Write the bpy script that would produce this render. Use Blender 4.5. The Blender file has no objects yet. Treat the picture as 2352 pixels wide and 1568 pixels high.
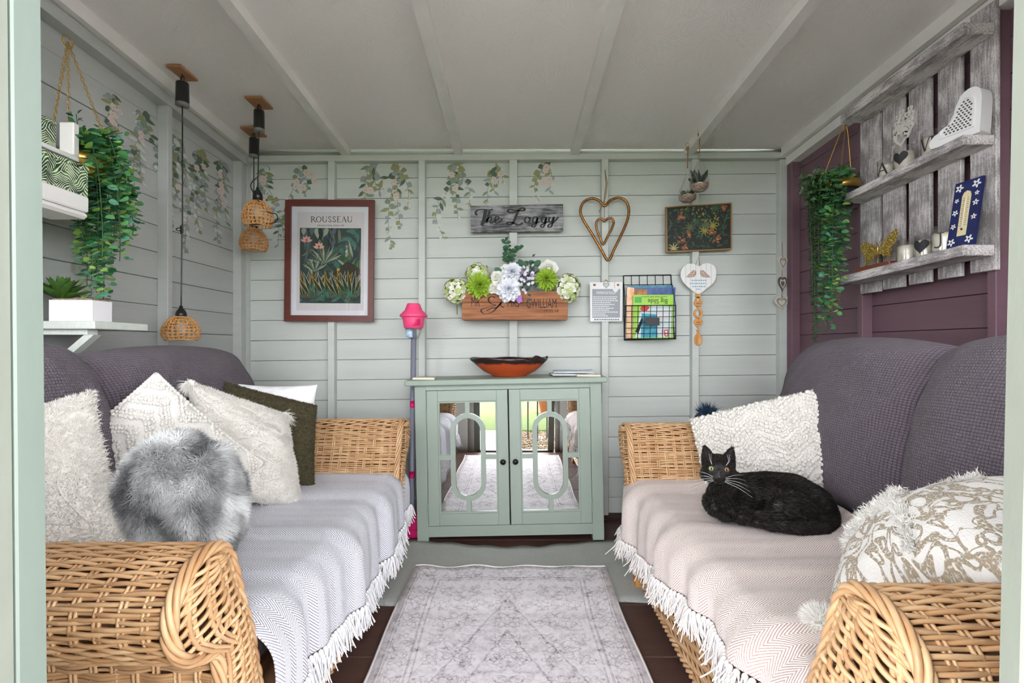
import bpy, bmesh, math, random
import numpy as np
from mathutils import Vector, Matrix
random.seed(7); RNG = np.random.default_rng(7)
scn = bpy.context.scene
COL = scn.collection
PI = math.pi

# ------------------------------------------------------------------ camera, world, sun, exposure
FPX, VX, VY, CAMH = 1150.0, 1180.0, 795.0, 0.96      # focal length in px of a 2352 px wide frame, vanishing point, eye height
cam = bpy.data.cameras.new('camera'); camo = bpy.data.objects.new('camera', cam); COL.objects.link(camo)
camo.location = (0, 0, CAMH); camo.rotation_euler = (PI/2, 0, 0)
cam.sensor_width = 36; cam.lens = FPX/2352*36; cam.clip_start = .02
cam.shift_x = -(VX-1176)/2352; cam.shift_y = (VY-784)/2352
scn.camera = camo

def lin(r, g, b, a=1):
    f = lambda v: v/12.92 if v <= .04045 else ((v+.055)/1.055)**2.4
    return (f(r/255), f(g/255), f(b/255), a)

world = bpy.data.worlds.new('world'); scn.world = world; world.use_nodes = True
bg = world.node_tree.nodes['Background']; bg.inputs[0].default_value = (.955, .965, 1, 1); bg.inputs[1].default_value = 1.0
sun = bpy.data.lights.new('sun', 'SUN'); suno = bpy.data.objects.new('sun', sun); COL.objects.link(suno)
sun.energy = 1.0; sun.angle = math.radians(12); sun.color = (1, .96, .93); suno.rotation_euler = (math.radians(-38), 0, math.radians(-25))
def portal(name, x, y, z, w, h):                      # sampling aid only: marks the openings for the sky light
    l = bpy.data.lights.new(name, 'AREA'); l.shape = 'RECTANGLE'; l.size = w; l.size_y = h; l.cycles.is_portal = True
    o = bpy.data.objects.new(name, l); COL.objects.link(o); o.location = (x, y, z); o.rotation_euler = (-PI/2, 0, PI)
    return o
vs = scn.view_settings
vs.view_transform = 'Standard'; vs.look = 'None'; vs.gamma = 1; vs.use_curve_mapping = False
vs.exposure = 3.72
scn.cycles.use_denoising = True
scn.cycles.max_bounces = 7; scn.cycles.diffuse_bounces = 5; scn.cycles.glossy_bounces = 4; scn.cycles.transparent_max_bounces = 8
scn.cycles.use_adaptive_sampling = True; scn.cycles.adaptive_threshold = .06; scn.cycles.adaptive_min_samples = 20
scn.cycles.caustics_reflective = False; scn.cycles.caustics_refractive = False

# ------------------------------------------------------------------ helpers
def P(x, y, Y):
    return np.array([(x-VX)*Y/FPX, Y, CAMH-(y-VY)*Y/FPX])
def PX(x, Y): return (x-VX)*Y/FPX
def PZ(y, Y): return CAMH-(y-VY)*Y/FPX

MATS = {}
def M(name, rgb, rough=.6, var=0., vscale=12, bump=0., bscale=60, metal=0, spec=.5, sheen=0, orand=0., stretch=(1, 1, 1), coat=0,
      rgb2=None, trans=0, alpha=1, detail=4, sss=0, bdist=.004):
    if name in MATS: return MATS[name]
    m = bpy.data.materials.new(name); m.use_nodes = True; MATS[name] = m
    nt = m.node_tree; N = nt.nodes; b = N['Principled BSDF']; L = nt.links
    c = lin(*rgb)
    b.inputs['Base Color'].default_value = c; b.inputs['Roughness'].default_value = rough; b.inputs['Metallic'].default_value = metal
    b.inputs['Specular IOR Level'].default_value = spec; b.inputs['Sheen Weight'].default_value = sheen
    b.inputs['Coat Weight'].default_value = coat; b.inputs['Transmission Weight'].default_value = trans; b.inputs['Alpha'].default_value = alpha
    m.diffuse_color = c
    if var or bump:
        tc = N.new('ShaderNodeTexCoord'); mp = N.new('ShaderNodeMapping'); mp.inputs['Scale'].default_value = stretch
        L.new(tc.outputs['Object'], mp.inputs[0])
    if var or orand or rgb2:
        c2 = lin(*rgb2) if rgb2 else tuple(min(1, v*(1+var)) for v in c[:3])+(1,)
        c1 = c if rgb2 else tuple(v*(1-var) for v in c[:3])+(1,)
        mix = N.new('ShaderNodeMix'); mix.data_type = 'RGBA'; mix.inputs[6].default_value = c1; mix.inputs[7].default_value = c2
        fac = None
        if var:
            nz = N.new('ShaderNodeTexNoise'); nz.inputs['Scale'].default_value = vscale; nz.inputs['Detail'].default_value = detail
            L.new(mp.outputs[0], nz.inputs['Vector'])
            mr = N.new('ShaderNodeMapRange'); mr.inputs[1].default_value = .3; mr.inputs[2].default_value = .7
            L.new(nz.outputs['Fac'], mr.inputs[0]); fac = mr.outputs[0]
        if orand:
            oi = N.new('ShaderNodeObjectInfo')
            if fac is None: fac = oi.outputs['Random']
            else:
                ad = N.new('ShaderNodeMix'); ad.inputs[0].default_value = orand
                L.new(fac, ad.inputs[2]); L.new(oi.outputs['Random'], ad.inputs[3]); fac = ad.outputs[0]
        L.new(fac, mix.inputs[0]); L.new(mix.outputs[2], b.inputs['Base Color'])
    if bump:
        nb = N.new('ShaderNodeTexNoise'); nb.inputs['Scale'].default_value = bscale; nb.inputs['Detail'].default_value = 5
        L.new(mp.outputs[0], nb.inputs['Vector'])
        bp = N.new('ShaderNodeBump'); bp.inputs['Strength'].default_value = bump; bp.inputs['Distance'].default_value = bdist
        L.new(nb.outputs['Fac'], bp.inputs['Height']); L.new(bp.outputs[0], b.inputs['Normal'])
    return m

class NG:                                              # tiny node-graph writer for the patterned materials
    def __init__(s, name, rough=.8, sheen=0, spec=.3):
        s.m = bpy.data.materials.new(name); s.m.use_nodes = True; MATS[name] = s.m
        s.N = s.m.node_tree.nodes; s.L = s.m.node_tree.links; s.b = s.N['Principled BSDF']
        s.b.inputs['Roughness'].default_value = rough; s.b.inputs['Sheen Weight'].default_value = sheen
        s.b.inputs['Specular IOR Level'].default_value = spec
    def put(s, sock, v):
        if isinstance(v, (int, float)): sock.default_value = v
        elif isinstance(v, tuple): sock.default_value = v
        else: s.L.new(v, sock)
    def math(s, op, a, b=0., c=0.):
        n = s.N.new('ShaderNodeMath'); n.operation = op
        s.put(n.inputs[0], a); s.put(n.inputs[1], b); s.put(n.inputs[2], c); return n.outputs[0]
    def coord(s, kind='UV'):
        tc = s.N.new('ShaderNodeTexCoord'); sp = s.N.new('ShaderNodeSeparateXYZ'); s.L.new(tc.outputs[kind], sp.inputs[0])
        return tc.outputs[kind], sp.outputs[0], sp.outputs[1], sp.outputs[2]
    def vec(s, x, y=0., z=0.):
        n = s.N.new('ShaderNodeCombineXYZ'); s.put(n.inputs[0], x); s.put(n.inputs[1], y); s.put(n.inputs[2], z); return n.outputs[0]
    def noise(s, v, scale, detail=3, rough=.5):
        n = s.N.new('ShaderNodeTexNoise'); s.L.new(v, n.inputs['Vector']); n.inputs['Scale'].default_value = scale
        n.inputs['Detail'].default_value = detail; n.inputs['Roughness'].default_value = rough; return n.outputs['Fac']
    def voro(s, v, scale, feature='F1', rnd=1):
        n = s.N.new('ShaderNodeTexVoronoi'); n.feature = feature; s.L.new(v, n.inputs['Vector']); n.inputs['Scale'].default_value = scale
        n.inputs['Randomness'].default_value = rnd
        return n.outputs['Distance']
    def ramp(s, f, a, b):
        n = s.N.new('ShaderNodeMapRange'); s.put(n.inputs[0], f); n.inputs[1].default_value = a; n.inputs[2].default_value = b; return n.outputs[0]
    def mix(s, f, a, b):
        n = s.N.new('ShaderNodeMix'); n.data_type = 'RGBA'; s.put(n.inputs[0], f); s.put(n.inputs[6], a); s.put(n.inputs[7], b); return n.outputs[2]
    def out(s, col, height=None, strength=.5, dist=.002):
        s.put(s.b.inputs['Base Color'], col)
        if height is not None:
            bp = s.N.new('ShaderNodeBump'); bp.inputs['Strength'].default_value = strength; bp.inputs['Distance'].default_value = dist
            s.put(bp.inputs['Height'], height); s.L.new(bp.outputs[0], s.b.inputs['Normal'])
        return s.m

# --- geometry blocks: (V (n,3), [F arrays (m,k)], uv (n,2) or None)
def xf(blk, Mx):
    V = np.asarray(blk[0]); Mx = np.array(Mx)
    return (V @ Mx[:3, :3].T + Mx[:3, 3],) + tuple(blk[1:])
def mv(blk, d): return (np.asarray(blk[0])+np.asarray(d),)+tuple(blk[1:])
def box(x0, x1, y0, y1, z0, z1, bev=0):
    x0, x1 = min(x0, x1), max(x0, x1); y0, y1 = min(y0, y1), max(y0, y1); z0, z1 = min(z0, z1), max(z0, z1)
    if not bev:
        V = np.array([[x, y, z] for x in (x0, x1) for y in (y0, y1) for z in (z0, z1)], float)
        F = np.array([[0, 1, 3, 2], [4, 6, 7, 5], [0, 4, 5, 1], [2, 3, 7, 6], [0, 2, 6, 4], [1, 5, 7, 3]])
        return V, [F]
    bv = min(bev, (x1-x0)*.45, (y1-y0)*.45, (z1-z0)*.45)
    S = [(a, b, c) for a in (0, 1) for b in (0, 1) for c in (0, 1)]; lo = np.array([x0, y0, z0]); hi = np.array([x1, y1, z1]); V = []; idx = {}
    for s in S:
        base = np.where(np.array(s), hi, lo); d = np.where(np.array(s), -bv, bv)
        for ax in range(3):                             # vertex lying on the face of axis ax
            p = base.copy()
            for o in range(3):
                if o != ax: p[o] += d[o]
            idx[s, ax] = len(V); V.append(p)
    Q = []; T = []
    for ax in range(3):
        o1, o2 = [o for o in range(3) if o != ax]
        for sd in (0, 1):
            def k(a, b):
                s = [0, 0, 0]; s[ax] = sd; s[o1] = a; s[o2] = b; return idx[tuple(s), ax]
            q = [k(0, 0), k(1, 0), k(1, 1), k(0, 1)]; Q.append(q if (sd == 1) != (ax == 1) else q[::-1])
    for ax in range(3):
        o1, o2 = [o for o in range(3) if o != ax]
        for a in (0, 1):
            for b in (0, 1):
                s0 = [0, 0, 0]; s0[o1] = a; s0[o2] = b; s1 = list(s0); s1[ax] = 1; s0, s1 = tuple(s0), tuple(s1)
                q = [idx[s0, o1], idx[s1, o1], idx[s1, o2], idx[s0, o2]]
                pts = np.array([V[i] for i in q]); n = np.cross(pts[1]-pts[0], pts[2]-pts[0])
                if np.dot(n, pts.mean(0)-(lo+hi)/2) < 0: q = q[::-1]
                Q.append(q)
    for s in S:
        t = [idx[s, 0], idx[s, 1], idx[s, 2]]; pts = np.array([V[i] for i in t])
        if np.dot(np.cross(pts[1]-pts[0], pts[2]-pts[0]), pts.mean(0)-(lo+hi)/2) < 0: t = t[::-1]
        T.append(t)
    return np.array(V), [np.array(Q), np.array(T)]
def grid(G, cu=False, cv=False, uv=None):              # G (nu,nv,3)
    G = np.asarray(G, float); nu, nv = G.shape[:2]
    I = np.arange(nu*nv).reshape(nu, nv)
    A = np.concatenate([I, I[:1]], 0) if cu else I
    A = np.concatenate([A, A[:, :1]], 1) if cv else A
    F = np.stack([A[:-1, :-1], A[1:, :-1], A[1:, 1:], A[:-1, 1:]], -1).reshape(-1, 4)
    return G.reshape(-1, 3), [F], (None if uv is None else np.asarray(uv, float).reshape(-1, 2))
def tube(pts, r, n=6, closed=False, cap=True):
    p = np.asarray(pts, float); m = len(p); r = np.broadcast_to(np.asarray(r, float), (m,))
    t = (np.roll(p, -1, 0)-np.roll(p, 1, 0)) if closed else np.gradient(p, axis=0)
    t /= np.linalg.norm(t, axis=1, keepdims=True)+1e-12
    ref = np.eye(3)[np.argmin(np.abs(t).max(0))]
    if np.abs(t @ ref).max() > .97:                     # winding path: transport the frame
        nn = np.zeros_like(p); v = np.cross(t[0], np.eye(3)[np.argmin(np.abs(t[0]))])
        for i in range(m):
            v = v-t[i]*np.dot(v, t[i]); v /= np.linalg.norm(v)+1e-12; nn[i] = v
    else:
        nn = np.cross(t, ref); nn /= np.linalg.norm(nn, axis=1, keepdims=True)+1e-12
    bb = np.cross(t, nn)
    a = np.arange(n)*2*PI/n
    G = p[:, None]+r[:, None, None]*(np.cos(a)[None, :, None]*nn[:, None]+np.sin(a)[None, :, None]*bb[:, None])
    V, F, _ = grid(G, cu=closed, cv=True)
    if cap and not closed: F = F+[np.arange(n)[None, ::-1], (np.arange(n)+(m-1)*n)[None]]
    return V, F
def lathe(prof, n=24, c=(0, 0, 0), axis='Z', cap=False):
    pr = np.asarray(prof, float); a = np.arange(n)*2*PI/n
    G = np.stack([pr[:, None, 0]*np.cos(a), pr[:, None, 0]*np.sin(a), np.repeat(pr[:, 1:2], n, 1)], -1)
    if axis == 'Y': G = G[..., [0, 2, 1]]*np.array([1, 1, 1])
    if axis == 'X': G = G[..., [2, 0, 1]]
    V, F, _ = grid(G+np.asarray(c), cv=True)
    if cap: F = F+[np.arange(n)[None, ::-1], (np.arange(n)+(len(pr)-1)*n)[None]]
    return V, F
def ell(c, r, nu=10, nv=14, R=None):
    th = np.linspace(.001, PI-.001, nu)
    G = np.stack([np.sin(th)[:, None]*np.cos(np.arange(nv)*2*PI/nv), np.sin(th)[:, None]*np.sin(np.arange(nv)*2*PI/nv), np.repeat(np.cos(th)[:, None], nv, 1)], -1)
    G = G*np.asarray(r, float)
    if R is not None: G = G @ np.asarray(R).T
    V, F, _ = grid(G+np.asarray(c), cv=True)
    return V, F
def prism(poly, fn, d0, d1, holes=None):               # poly [(a,b)], fn(a,b,d)->xyz
    p = np.asarray(poly, float); n = len(p)
    V = np.array([fn(a, b, d) for d in (d0, d1) for a, b in p])
    i = np.arange(n); j = (i+1) % n
    return V, [np.stack([i, j, j+n, i+n], 1), i[None, ::-1], (i+n)[None]]
def ring_prism(o, i_, fn, d0, d1):                     # frame between two outlines of the same count
    n = len(o); V = np.array([fn(a, b, d) for d in (d0, d1) for q in (o, i_) for a, b in q])
    k = np.arange(n); j = (k+1) % n
    return V, [np.stack([k, j, j+n, k+n], 1), np.stack([k+2*n, k+3*n, j+3*n, j+2*n], 1), np.stack([k, k+2*n, j+2*n, j], 1), np.stack([k+n, j+n, j+3*n, k+3*n], 1)]
def spline(pts, k=8, closed=False):
    p = np.asarray(pts, float); n = len(p); out = []
    rng = range(n) if closed else range(n-1)
    g = (lambda i: p[i % n]) if closed else (lambda i: p[min(max(i, 0), n-1)])
    for i in rng:
        a, b, c, d = g(i-1), g(i), g(i+1), g(i+2)
        for t in np.arange(k)/k:
            out.append(.5*((2*b)+(-a+c)*t+(2*a-5*b+4*c-d)*t*t+(-a+3*b-3*c+d)*t**3))
    if not closed: out.append(p[-1])
    return np.array(out)
def unit(v): v = np.asarray(v, float); return v/(np.linalg.norm(v)+1e-12)
def rotm(axis, ang): return np.array(Matrix.Rotation(ang, 3, axis))

WL = {}
def link(o, parent, loc):
    COL.objects.link(o); loc = np.asarray(loc, float); WL[o.name] = loc
    if parent is not None: o.parent = parent; o.location = loc-WL[parent.name]
    else: o.location = loc
def tag(o, label=None, cat=None, group=None, kind=None):
    for k, v in (('label', label), ('category', cat), ('group', group), ('kind', kind)):
        if v: o[k] = v
    return o
def empty(name, loc, label=None, cat=None, group=None, kind=None):
    o = bpy.data.objects.new(name, None); o.empty_display_size = .05; link(o, None, loc); return tag(o, label, cat, group, kind)
def mesh(name, blocks, mats, smooth=True):
    """blocks: one block or a list of blocks or (block, material index)"""
    if isinstance(blocks, tuple) and isinstance(blocks[0], np.ndarray): blocks = [blocks]
    if not isinstance(mats, (list, tuple)): mats = [mats]
    Vs, Ls, Ts, Ms, UV = [], [], [], [], []; off = 0; has = False
    for b in blocks:
        mi = 0
        if len(b) == 2 and not isinstance(b[0], np.ndarray): b, mi = b
        V = np.asarray(b[0]); Vs.append(V)
        u = b[2] if len(b) > 2 and b[2] is not None else None
        has |= u is not None; UV.append(u if u is not None else np.zeros((len(V), 2)))
        for F in b[1]:
            F = np.asarray(F); Ls.append((F+off).ravel()); Ts.append(np.full(len(F), F.shape[1]))
            Ms.append(np.asarray(mi) if not np.isscalar(mi) and len(np.atleast_1d(mi)) == len(F) else np.full(len(F), mi if np.isscalar(mi) else 0))
        off += len(V)
    V = np.concatenate(Vs); Lp = np.concatenate(Ls).astype(np.int32); T = np.concatenate(Ts).astype(np.int32); Mi = np.concatenate(Ms).astype(np.int32)
    me = bpy.data.meshes.new(name)
    me.vertices.add(len(V)); me.vertices.foreach_set('co', V.astype(np.float32).ravel())
    me.loops.add(len(Lp)); me.loops.foreach_set('vertex_index', Lp)
    me.polygons.add(len(T)); st = np.concatenate([[0], np.cumsum(T)[:-1]]).astype(np.int32)
    me.polygons.foreach_set('loop_start', st); me.polygons.foreach_set('loop_total', T)
    me.polygons.foreach_set('material_index', Mi)
    me.polygons.foreach_set('use_smooth', np.full(len(T), bool(smooth)))
    for m in mats: me.materials.append(m)
    if has:
        ul = me.uv_layers.new(name='UVMap'); U = np.concatenate(UV)[Lp]; ul.data.foreach_set('uv', U.astype(np.float32).ravel())
    me.update(calc_edges=True)
    if smooth == 'auto': me.set_sharp_from_angle(angle=math.radians(38))
    return me
def add(name, blocks, mats, parent=None, smooth=True, label=None, cat=None, group=None, kind=None, loc=None):
    """vertices are given in world coordinates; the origin goes to the base of the object"""
    me = mesh(name, blocks, mats, smooth)
    co = np.empty(len(me.vertices)*3, np.float32); me.vertices.foreach_get('co', co); co = co.reshape(-1, 3)
    if loc is None: loc = np.array([(co[:, 0].min()+co[:, 0].max())/2, (co[:, 1].min()+co[:, 1].max())/2, co[:, 2].min()], float)
    loc = np.asarray(loc, float)
    me.vertices.foreach_set('co', (co-loc.astype(np.float32)).ravel())
    o = bpy.data.objects.new(name, me); link(o, parent, loc)
    return tag(o, label, cat, group, kind)
def dup(name, me, loc, parent=None, rot=None, scale=None):
    o = bpy.data.objects.new(name, me); link(o, parent, loc)
    if rot is not None: o.rotation_euler = rot
    if scale is not None: o.scale = scale
    return o
def text_block(s, size, fn, ext=.0004, sx=1., align='CENTER', spacing=1., shear=0):
    """built-in font, as a mesh block; fn(a,b,d) maps the text plane to the world"""
    c = bpy.data.curves.new('t', 'FONT'); c.body = s; c.size = size; c.align_x = align; c.extrude = ext; c.space_character = spacing; c.shear = shear
    c.resolution_u = 3
    o = bpy.data.objects.new('t', c); COL.objects.link(o); dg = bpy.context.evaluated_depsgraph_get()
    me = bpy.data.meshes.new_from_object(o.evaluated_get(dg)); bpy.data.objects.remove(o); bpy.data.curves.remove(c)
    V = np.array([v.co[:] for v in me.vertices]); V[:, 0] *= sx
    F = {}
    for p in me.polygons: F.setdefault(len(p.vertices), []).append(list(p.vertices))
    bpy.data.meshes.remove(me)
    return np.array([fn(a, b, d) for a, b, d in V]), [np.array(v) for v in F.values()]
def ribbon(pts, w, fn, d0, d1):                        # flat brush stroke, pts 2-D, w width per point
    p = np.asarray(pts, float); w = np.broadcast_to(np.asarray(w, float), (len(p),))
    t = np.gradient(p, axis=0); t /= np.linalg.norm(t, axis=1, keepdims=True)+1e-9; n = np.stack([-t[:, 1], t[:, 0]], 1)
    A = p+n*w[:, None]/2; B_ = p-n*w[:, None]/2
    G = np.array([[fn(*A[i], d1), fn(*B_[i], d1), fn(*B_[i], d0), fn(*A[i], d0)] for i in range(len(p))])
    V, F, _ = grid(G, cv=True)
    return V, F+[np.array([[0, 1, 2, 3]]), np.array([[0, 1, 2, 3]])[:, ::-1]+4*(len(p)-1)]
def leaves(pos, d, nrm, size, asp=.45, cup=.12):       # many leaves at once; 12 triangles each
    pos, d, nrm = [np.asarray(v, float) for v in (pos, d, nrm)]; n = len(pos)
    d = d/(np.linalg.norm(d, axis=1, keepdims=True)+1e-9); s = np.cross(d, nrm); s /= np.linalg.norm(s, axis=1, keepdims=True)+1e-9; k = np.cross(s, d)
    rim = [(.03, .30), (.22, .80), (.45, .98), (.68, .82), (.88, .42)]
    T = np.array([[0, 0, 0]]+[[x, asp*y, cup*y] for x, y in rim]+[[1, 0, .02]]+[[x, -asp*y, cup*y] for x, y in rim[::-1]]+[[.5, 0, 0]])
    size = np.broadcast_to(np.asarray(size, float), (n,))
    V = pos[:, None]+size[:, None, None]*(T[None, :, 0:1]*d[:, None]+T[None, :, 1:2]*s[:, None]+T[None, :, 2:3]*k[:, None])
    m = len(T)-1; F = np.array([[m, (i+1) % m, i] for i in range(m)])
    return V.reshape(-1, 3), [(F[None]+len(T)*np.arange(n)[:, None, None]).reshape(-1, 3)]
def scatter(blk, n, rng):                              # random points and normals on a block made of quads
    V = np.asarray(blk[0]); T = np.concatenate([np.concatenate([F[:, [0, 1, 2]], F[:, [0, 2, 3]]]) if F.shape[1] == 4 else F[:, :3] for F in map(np.asarray, blk[1])])
    a, b, c = V[T[:, 0]], V[T[:, 1]], V[T[:, 2]]; cr = np.cross(b-a, c-a); ar = np.linalg.norm(cr, axis=1)
    i = rng.choice(len(T), n, p=ar/ar.sum()); u = rng.random((n, 2)); f = u.sum(1) > 1; u[f] = 1-u[f]
    return a[i]+(b-a)[i]*u[:, :1]+(c-a)[i]*u[:, 1:], cr[i]/(ar[i][:, None]+1e-12)
def strands(p, d, length, w, rng, curl=.3, droop=0.):  # thin tapering hairs, 3 triangles each
    n = len(p); d = d/(np.linalg.norm(d, axis=1, keepdims=True)+1e-9); length = np.broadcast_to(np.asarray(length, float), (n,))[:, None]
    s = np.cross(d, rng.normal(size=(n, 3))); s /= np.linalg.norm(s, axis=1, keepdims=True)+1e-9
    d2 = d+curl*rng.normal(size=(n, 3)); d2[:, 2] -= droop; d2 /= np.linalg.norm(d2, axis=1, keepdims=True)+1e-9
    m = p+d*length*.55; e = m+d2*length*.45
    V = np.stack([p-s*w/2, p+s*w/2, m+s*w*.4, m-s*w*.4, e], 1).reshape(-1, 3); k = 5*np.arange(n)[:, None]
    return V, [k+np.array([[0, 1, 2, 3]]), k+np.array([[3, 2, 4]])]
def pillow(W, H, T, c=-.12, p=.42, m=1, n=36, wr=.0, seed=0, frame=None, bend=None):
    """closed cushion; frame = (centre, right, up). Returns block with uv in metres; front half first"""
    a = np.sin(np.linspace(-PI/2, PI/2, n)); A, B_ = np.meshgrid(a, a, indexing='ij')
    x = W/2*A*np.sqrt(1-c*B_**2); y = H/2*B_*np.sqrt(1-c*A**2)
    z = T/2*np.clip((1-np.abs(A)**(2*m))*(1-np.abs(B_)**(2*m)), 0, 1)**p
    if wr:
        r = np.random.default_rng(seed); dz = 0
        for q in range(5):
            f = r.normal(size=2)*(5+q*2.5); dz = dz+np.sin(f[0]*A+f[1]*B_+r.random()*6)/(1+q*.6)
        z = z*(1+wr*dz*.3)+wr*.012*dz*np.clip(z/(T/2), 0, 1)
    C, r_, u_ = frame; r_ = unit(r_); u_ = unit(np.asarray(u_)-r_*np.dot(u_, r_)); nn = np.cross(r_, u_)
    L1 = np.stack([x, y, z], -1); L2 = np.stack([x, y, -z], -1)
    if bend is not None: L1, L2 = bend(L1), bend(L2)
    R = np.stack([r_, u_, nn], 1)
    G1, G2 = L1 @ R.T+C, L2 @ R.T+C
    uv = np.stack([x, y], -1)
    V1, F1, U1 = grid(G1, uv=uv); V2, F2, U2 = grid(G2[::-1], uv=uv[::-1])
    return (np.concatenate([V1, V2]), [F1[0], F2[0]+len(V1)], np.concatenate([U1, U2])), (V1, F1, U1), (G1, np.broadcast_to(nn, G1.shape))
# ------------------------------------------------------------------ the shell of the summerhouse
XL, XR, YB, YF = -1.51, 1.545, 2.80, .3375            # inner faces: side walls, back wall, front wall
SL = .012                                             # the boards of the back wall rise a little to one side
def zc(Y): return 2.05+.045*(2.8-Y)                   # underside of the ceiling boards
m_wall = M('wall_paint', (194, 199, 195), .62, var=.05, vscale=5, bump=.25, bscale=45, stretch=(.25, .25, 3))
m_wall_shade = M('wall_paint_shaded', (180, 183, 181), .62, var=.05, vscale=5, bump=.25, bscale=45, stretch=(.25, .25, 3))  # same paint as the back wall, darkened to stand in for shade
m_plum = M('plum_paint', (112, 85, 95), .6, var=.08, vscale=5, bump=.25, bscale=45, stretch=(.25, .25, 3))
m_white = M('white_paint', (226, 224, 222), .55, var=.04, vscale=9, bump=.2, bscale=70)
m_dark = M('dark_gap', (46, 40, 36), .9)
m_sage = M('sage_paint', (102, 113, 106), .5, var=.07, vscale=7, bump=.25, bscale=30, stretch=(1, 1, .3))  # both sage tones painted darker, against the strong light on the door frame
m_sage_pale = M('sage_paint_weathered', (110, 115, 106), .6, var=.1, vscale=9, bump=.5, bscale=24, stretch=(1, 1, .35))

g = NG('ceiling_board_paint', .7)                      # painted strand board: fine directional flakes
co, cx, cy, cz_ = g.coord('Object')
vn = g.N.new('ShaderNodeTexVoronoi'); g.L.new(g.vec(cx, cy), vn.inputs['Vector']); vn.inputs['Scale'].default_value = 17
ang = g.math('MULTIPLY', vn.outputs['Color'], 3.14)                       # every strand of the board lies its own way
ca, sa = g.math('COSINE', ang), g.math('SINE', ang)
uu = g.math('ADD', g.math('MULTIPLY', cx, ca), g.math('MULTIPLY', cy, sa)); vv = g.math('SUBTRACT', g.math('MULTIPLY', cy, ca), g.math('MULTIPLY', cx, sa))
fl = g.noise(g.vec(g.math('MULTIPLY', uu, 22.), g.math('MULTIPLY', vv, 190.)), 1., 3)
fl2 = g.noise(co, 70, 4)
h = g.math('ADD', g.ramp(fl, .5, .75), g.math('MULTIPLY', fl2, .5))
m_ceil = g.out(g.mix(g.ramp(fl, .66, .8), lin(240, 236, 236), lin(250, 248, 248)), h, .4, .0025)

# floor: dark stained boards laid across the room
fl_root = empty('floor', (0, 1.57, 0), kind='structure')
m_floor = M('floor_stain', (88, 62, 55), .55, var=.16, vscale=5, bump=.3, bscale=60, stretch=(1, 5, 1), orand=.25)
add('floor_backing', box(XL, XR, .3, 2.86, -.05, -.012), m_dark, fl_root)
for y0 in np.arange(.3, 2.8, .312):
    add('floor_board', box(XL, XR, y0, min(y0+.309, 2.82), -.02, 0, .002), m_floor, fl_root, smooth=False)

# ceiling with rafters
cl = empty('ceiling', (0, 1.55, 2.05), kind='structure')
def slope_box(x0, x1, y0, y1, d0, d1):                 # box hung below the sloping ceiling plane
    V, F = box(x0, x1, y0, y1, 0, 1); V = V.copy(); V[:, 2] = np.where(V[:, 2] > .5, zc(V[:, 1])-d0, zc(V[:, 1])-d1); return V, F
RX = [-.925, -.304, .336, .963]
edges = [XL-.02]+RX+[XR+.02]
for a, b in zip(edges[:-1], edges[1:]):
    add('ceiling_panel', slope_box(a+.001, b-.001, -.95, 2.83, -.02, 0), m_ceil, cl, smooth=False)  # runs on outside as an added, unseen overhang that shades the jambs
for x in RX:
    add('rafter', slope_box(x-.022, x+.022, .3375, 2.80, -.001, .042), m_white, cl, smooth=False)
add('fascia', box(XL, XR, 2.775, 2.80, 2.012, 2.052), m_wall, cl)

# back wall
def wall_boards(root, make, n, zfun, mat):
    for k in range(n): add('board', make(k), mat, root, smooth=False)
wb = empty('wall_back', (0, YB, 0), kind='structure')
add('backing', box(XL-.03, XR+.03, YB+.017, YB+.035, 0, 2.2), m_dark, wb)
for k in range(-1, 18):
    zt = 1.908-.1125*k; zb = max(zt-.1125, .03); pr = random.uniform(-.0015, .0015)
    V, F = box(XL, XR, YB+pr, YB+.016, zb+.0012, min(zt-.0010, 2.05), .0012); V = V.copy()
    V[:, 2] += SL*V[:, 0]; V[:, 2] = np.maximum(V[:, 2], .02); add('board', (V, F), m_wall, wb, smooth=False)
for px in (557, 760, 968.5, 1179, 1390, 1598, 1801):
    x = PX(px, 2.755); w = .0225 if px in (557, 1801, 1179) else .0185
    add('stud', box(x-w, x+w, 2.755, 2.80, .03, 1.99, .002), m_wall, wb, smooth=False)
V, F = box(XL, XR, 2.752, 2.80, 1.985, 2.018, .002); V = V.copy(); V[:, 2] += SL*.6*V[:, 0]
add('top_plate', (V, F), m_wall, wb, smooth=False)
add('sole_plate', box(XL, XR, 2.77, 2.80, 0, .03), M('dark_sole', (70, 50, 46), .7), wb)

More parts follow.
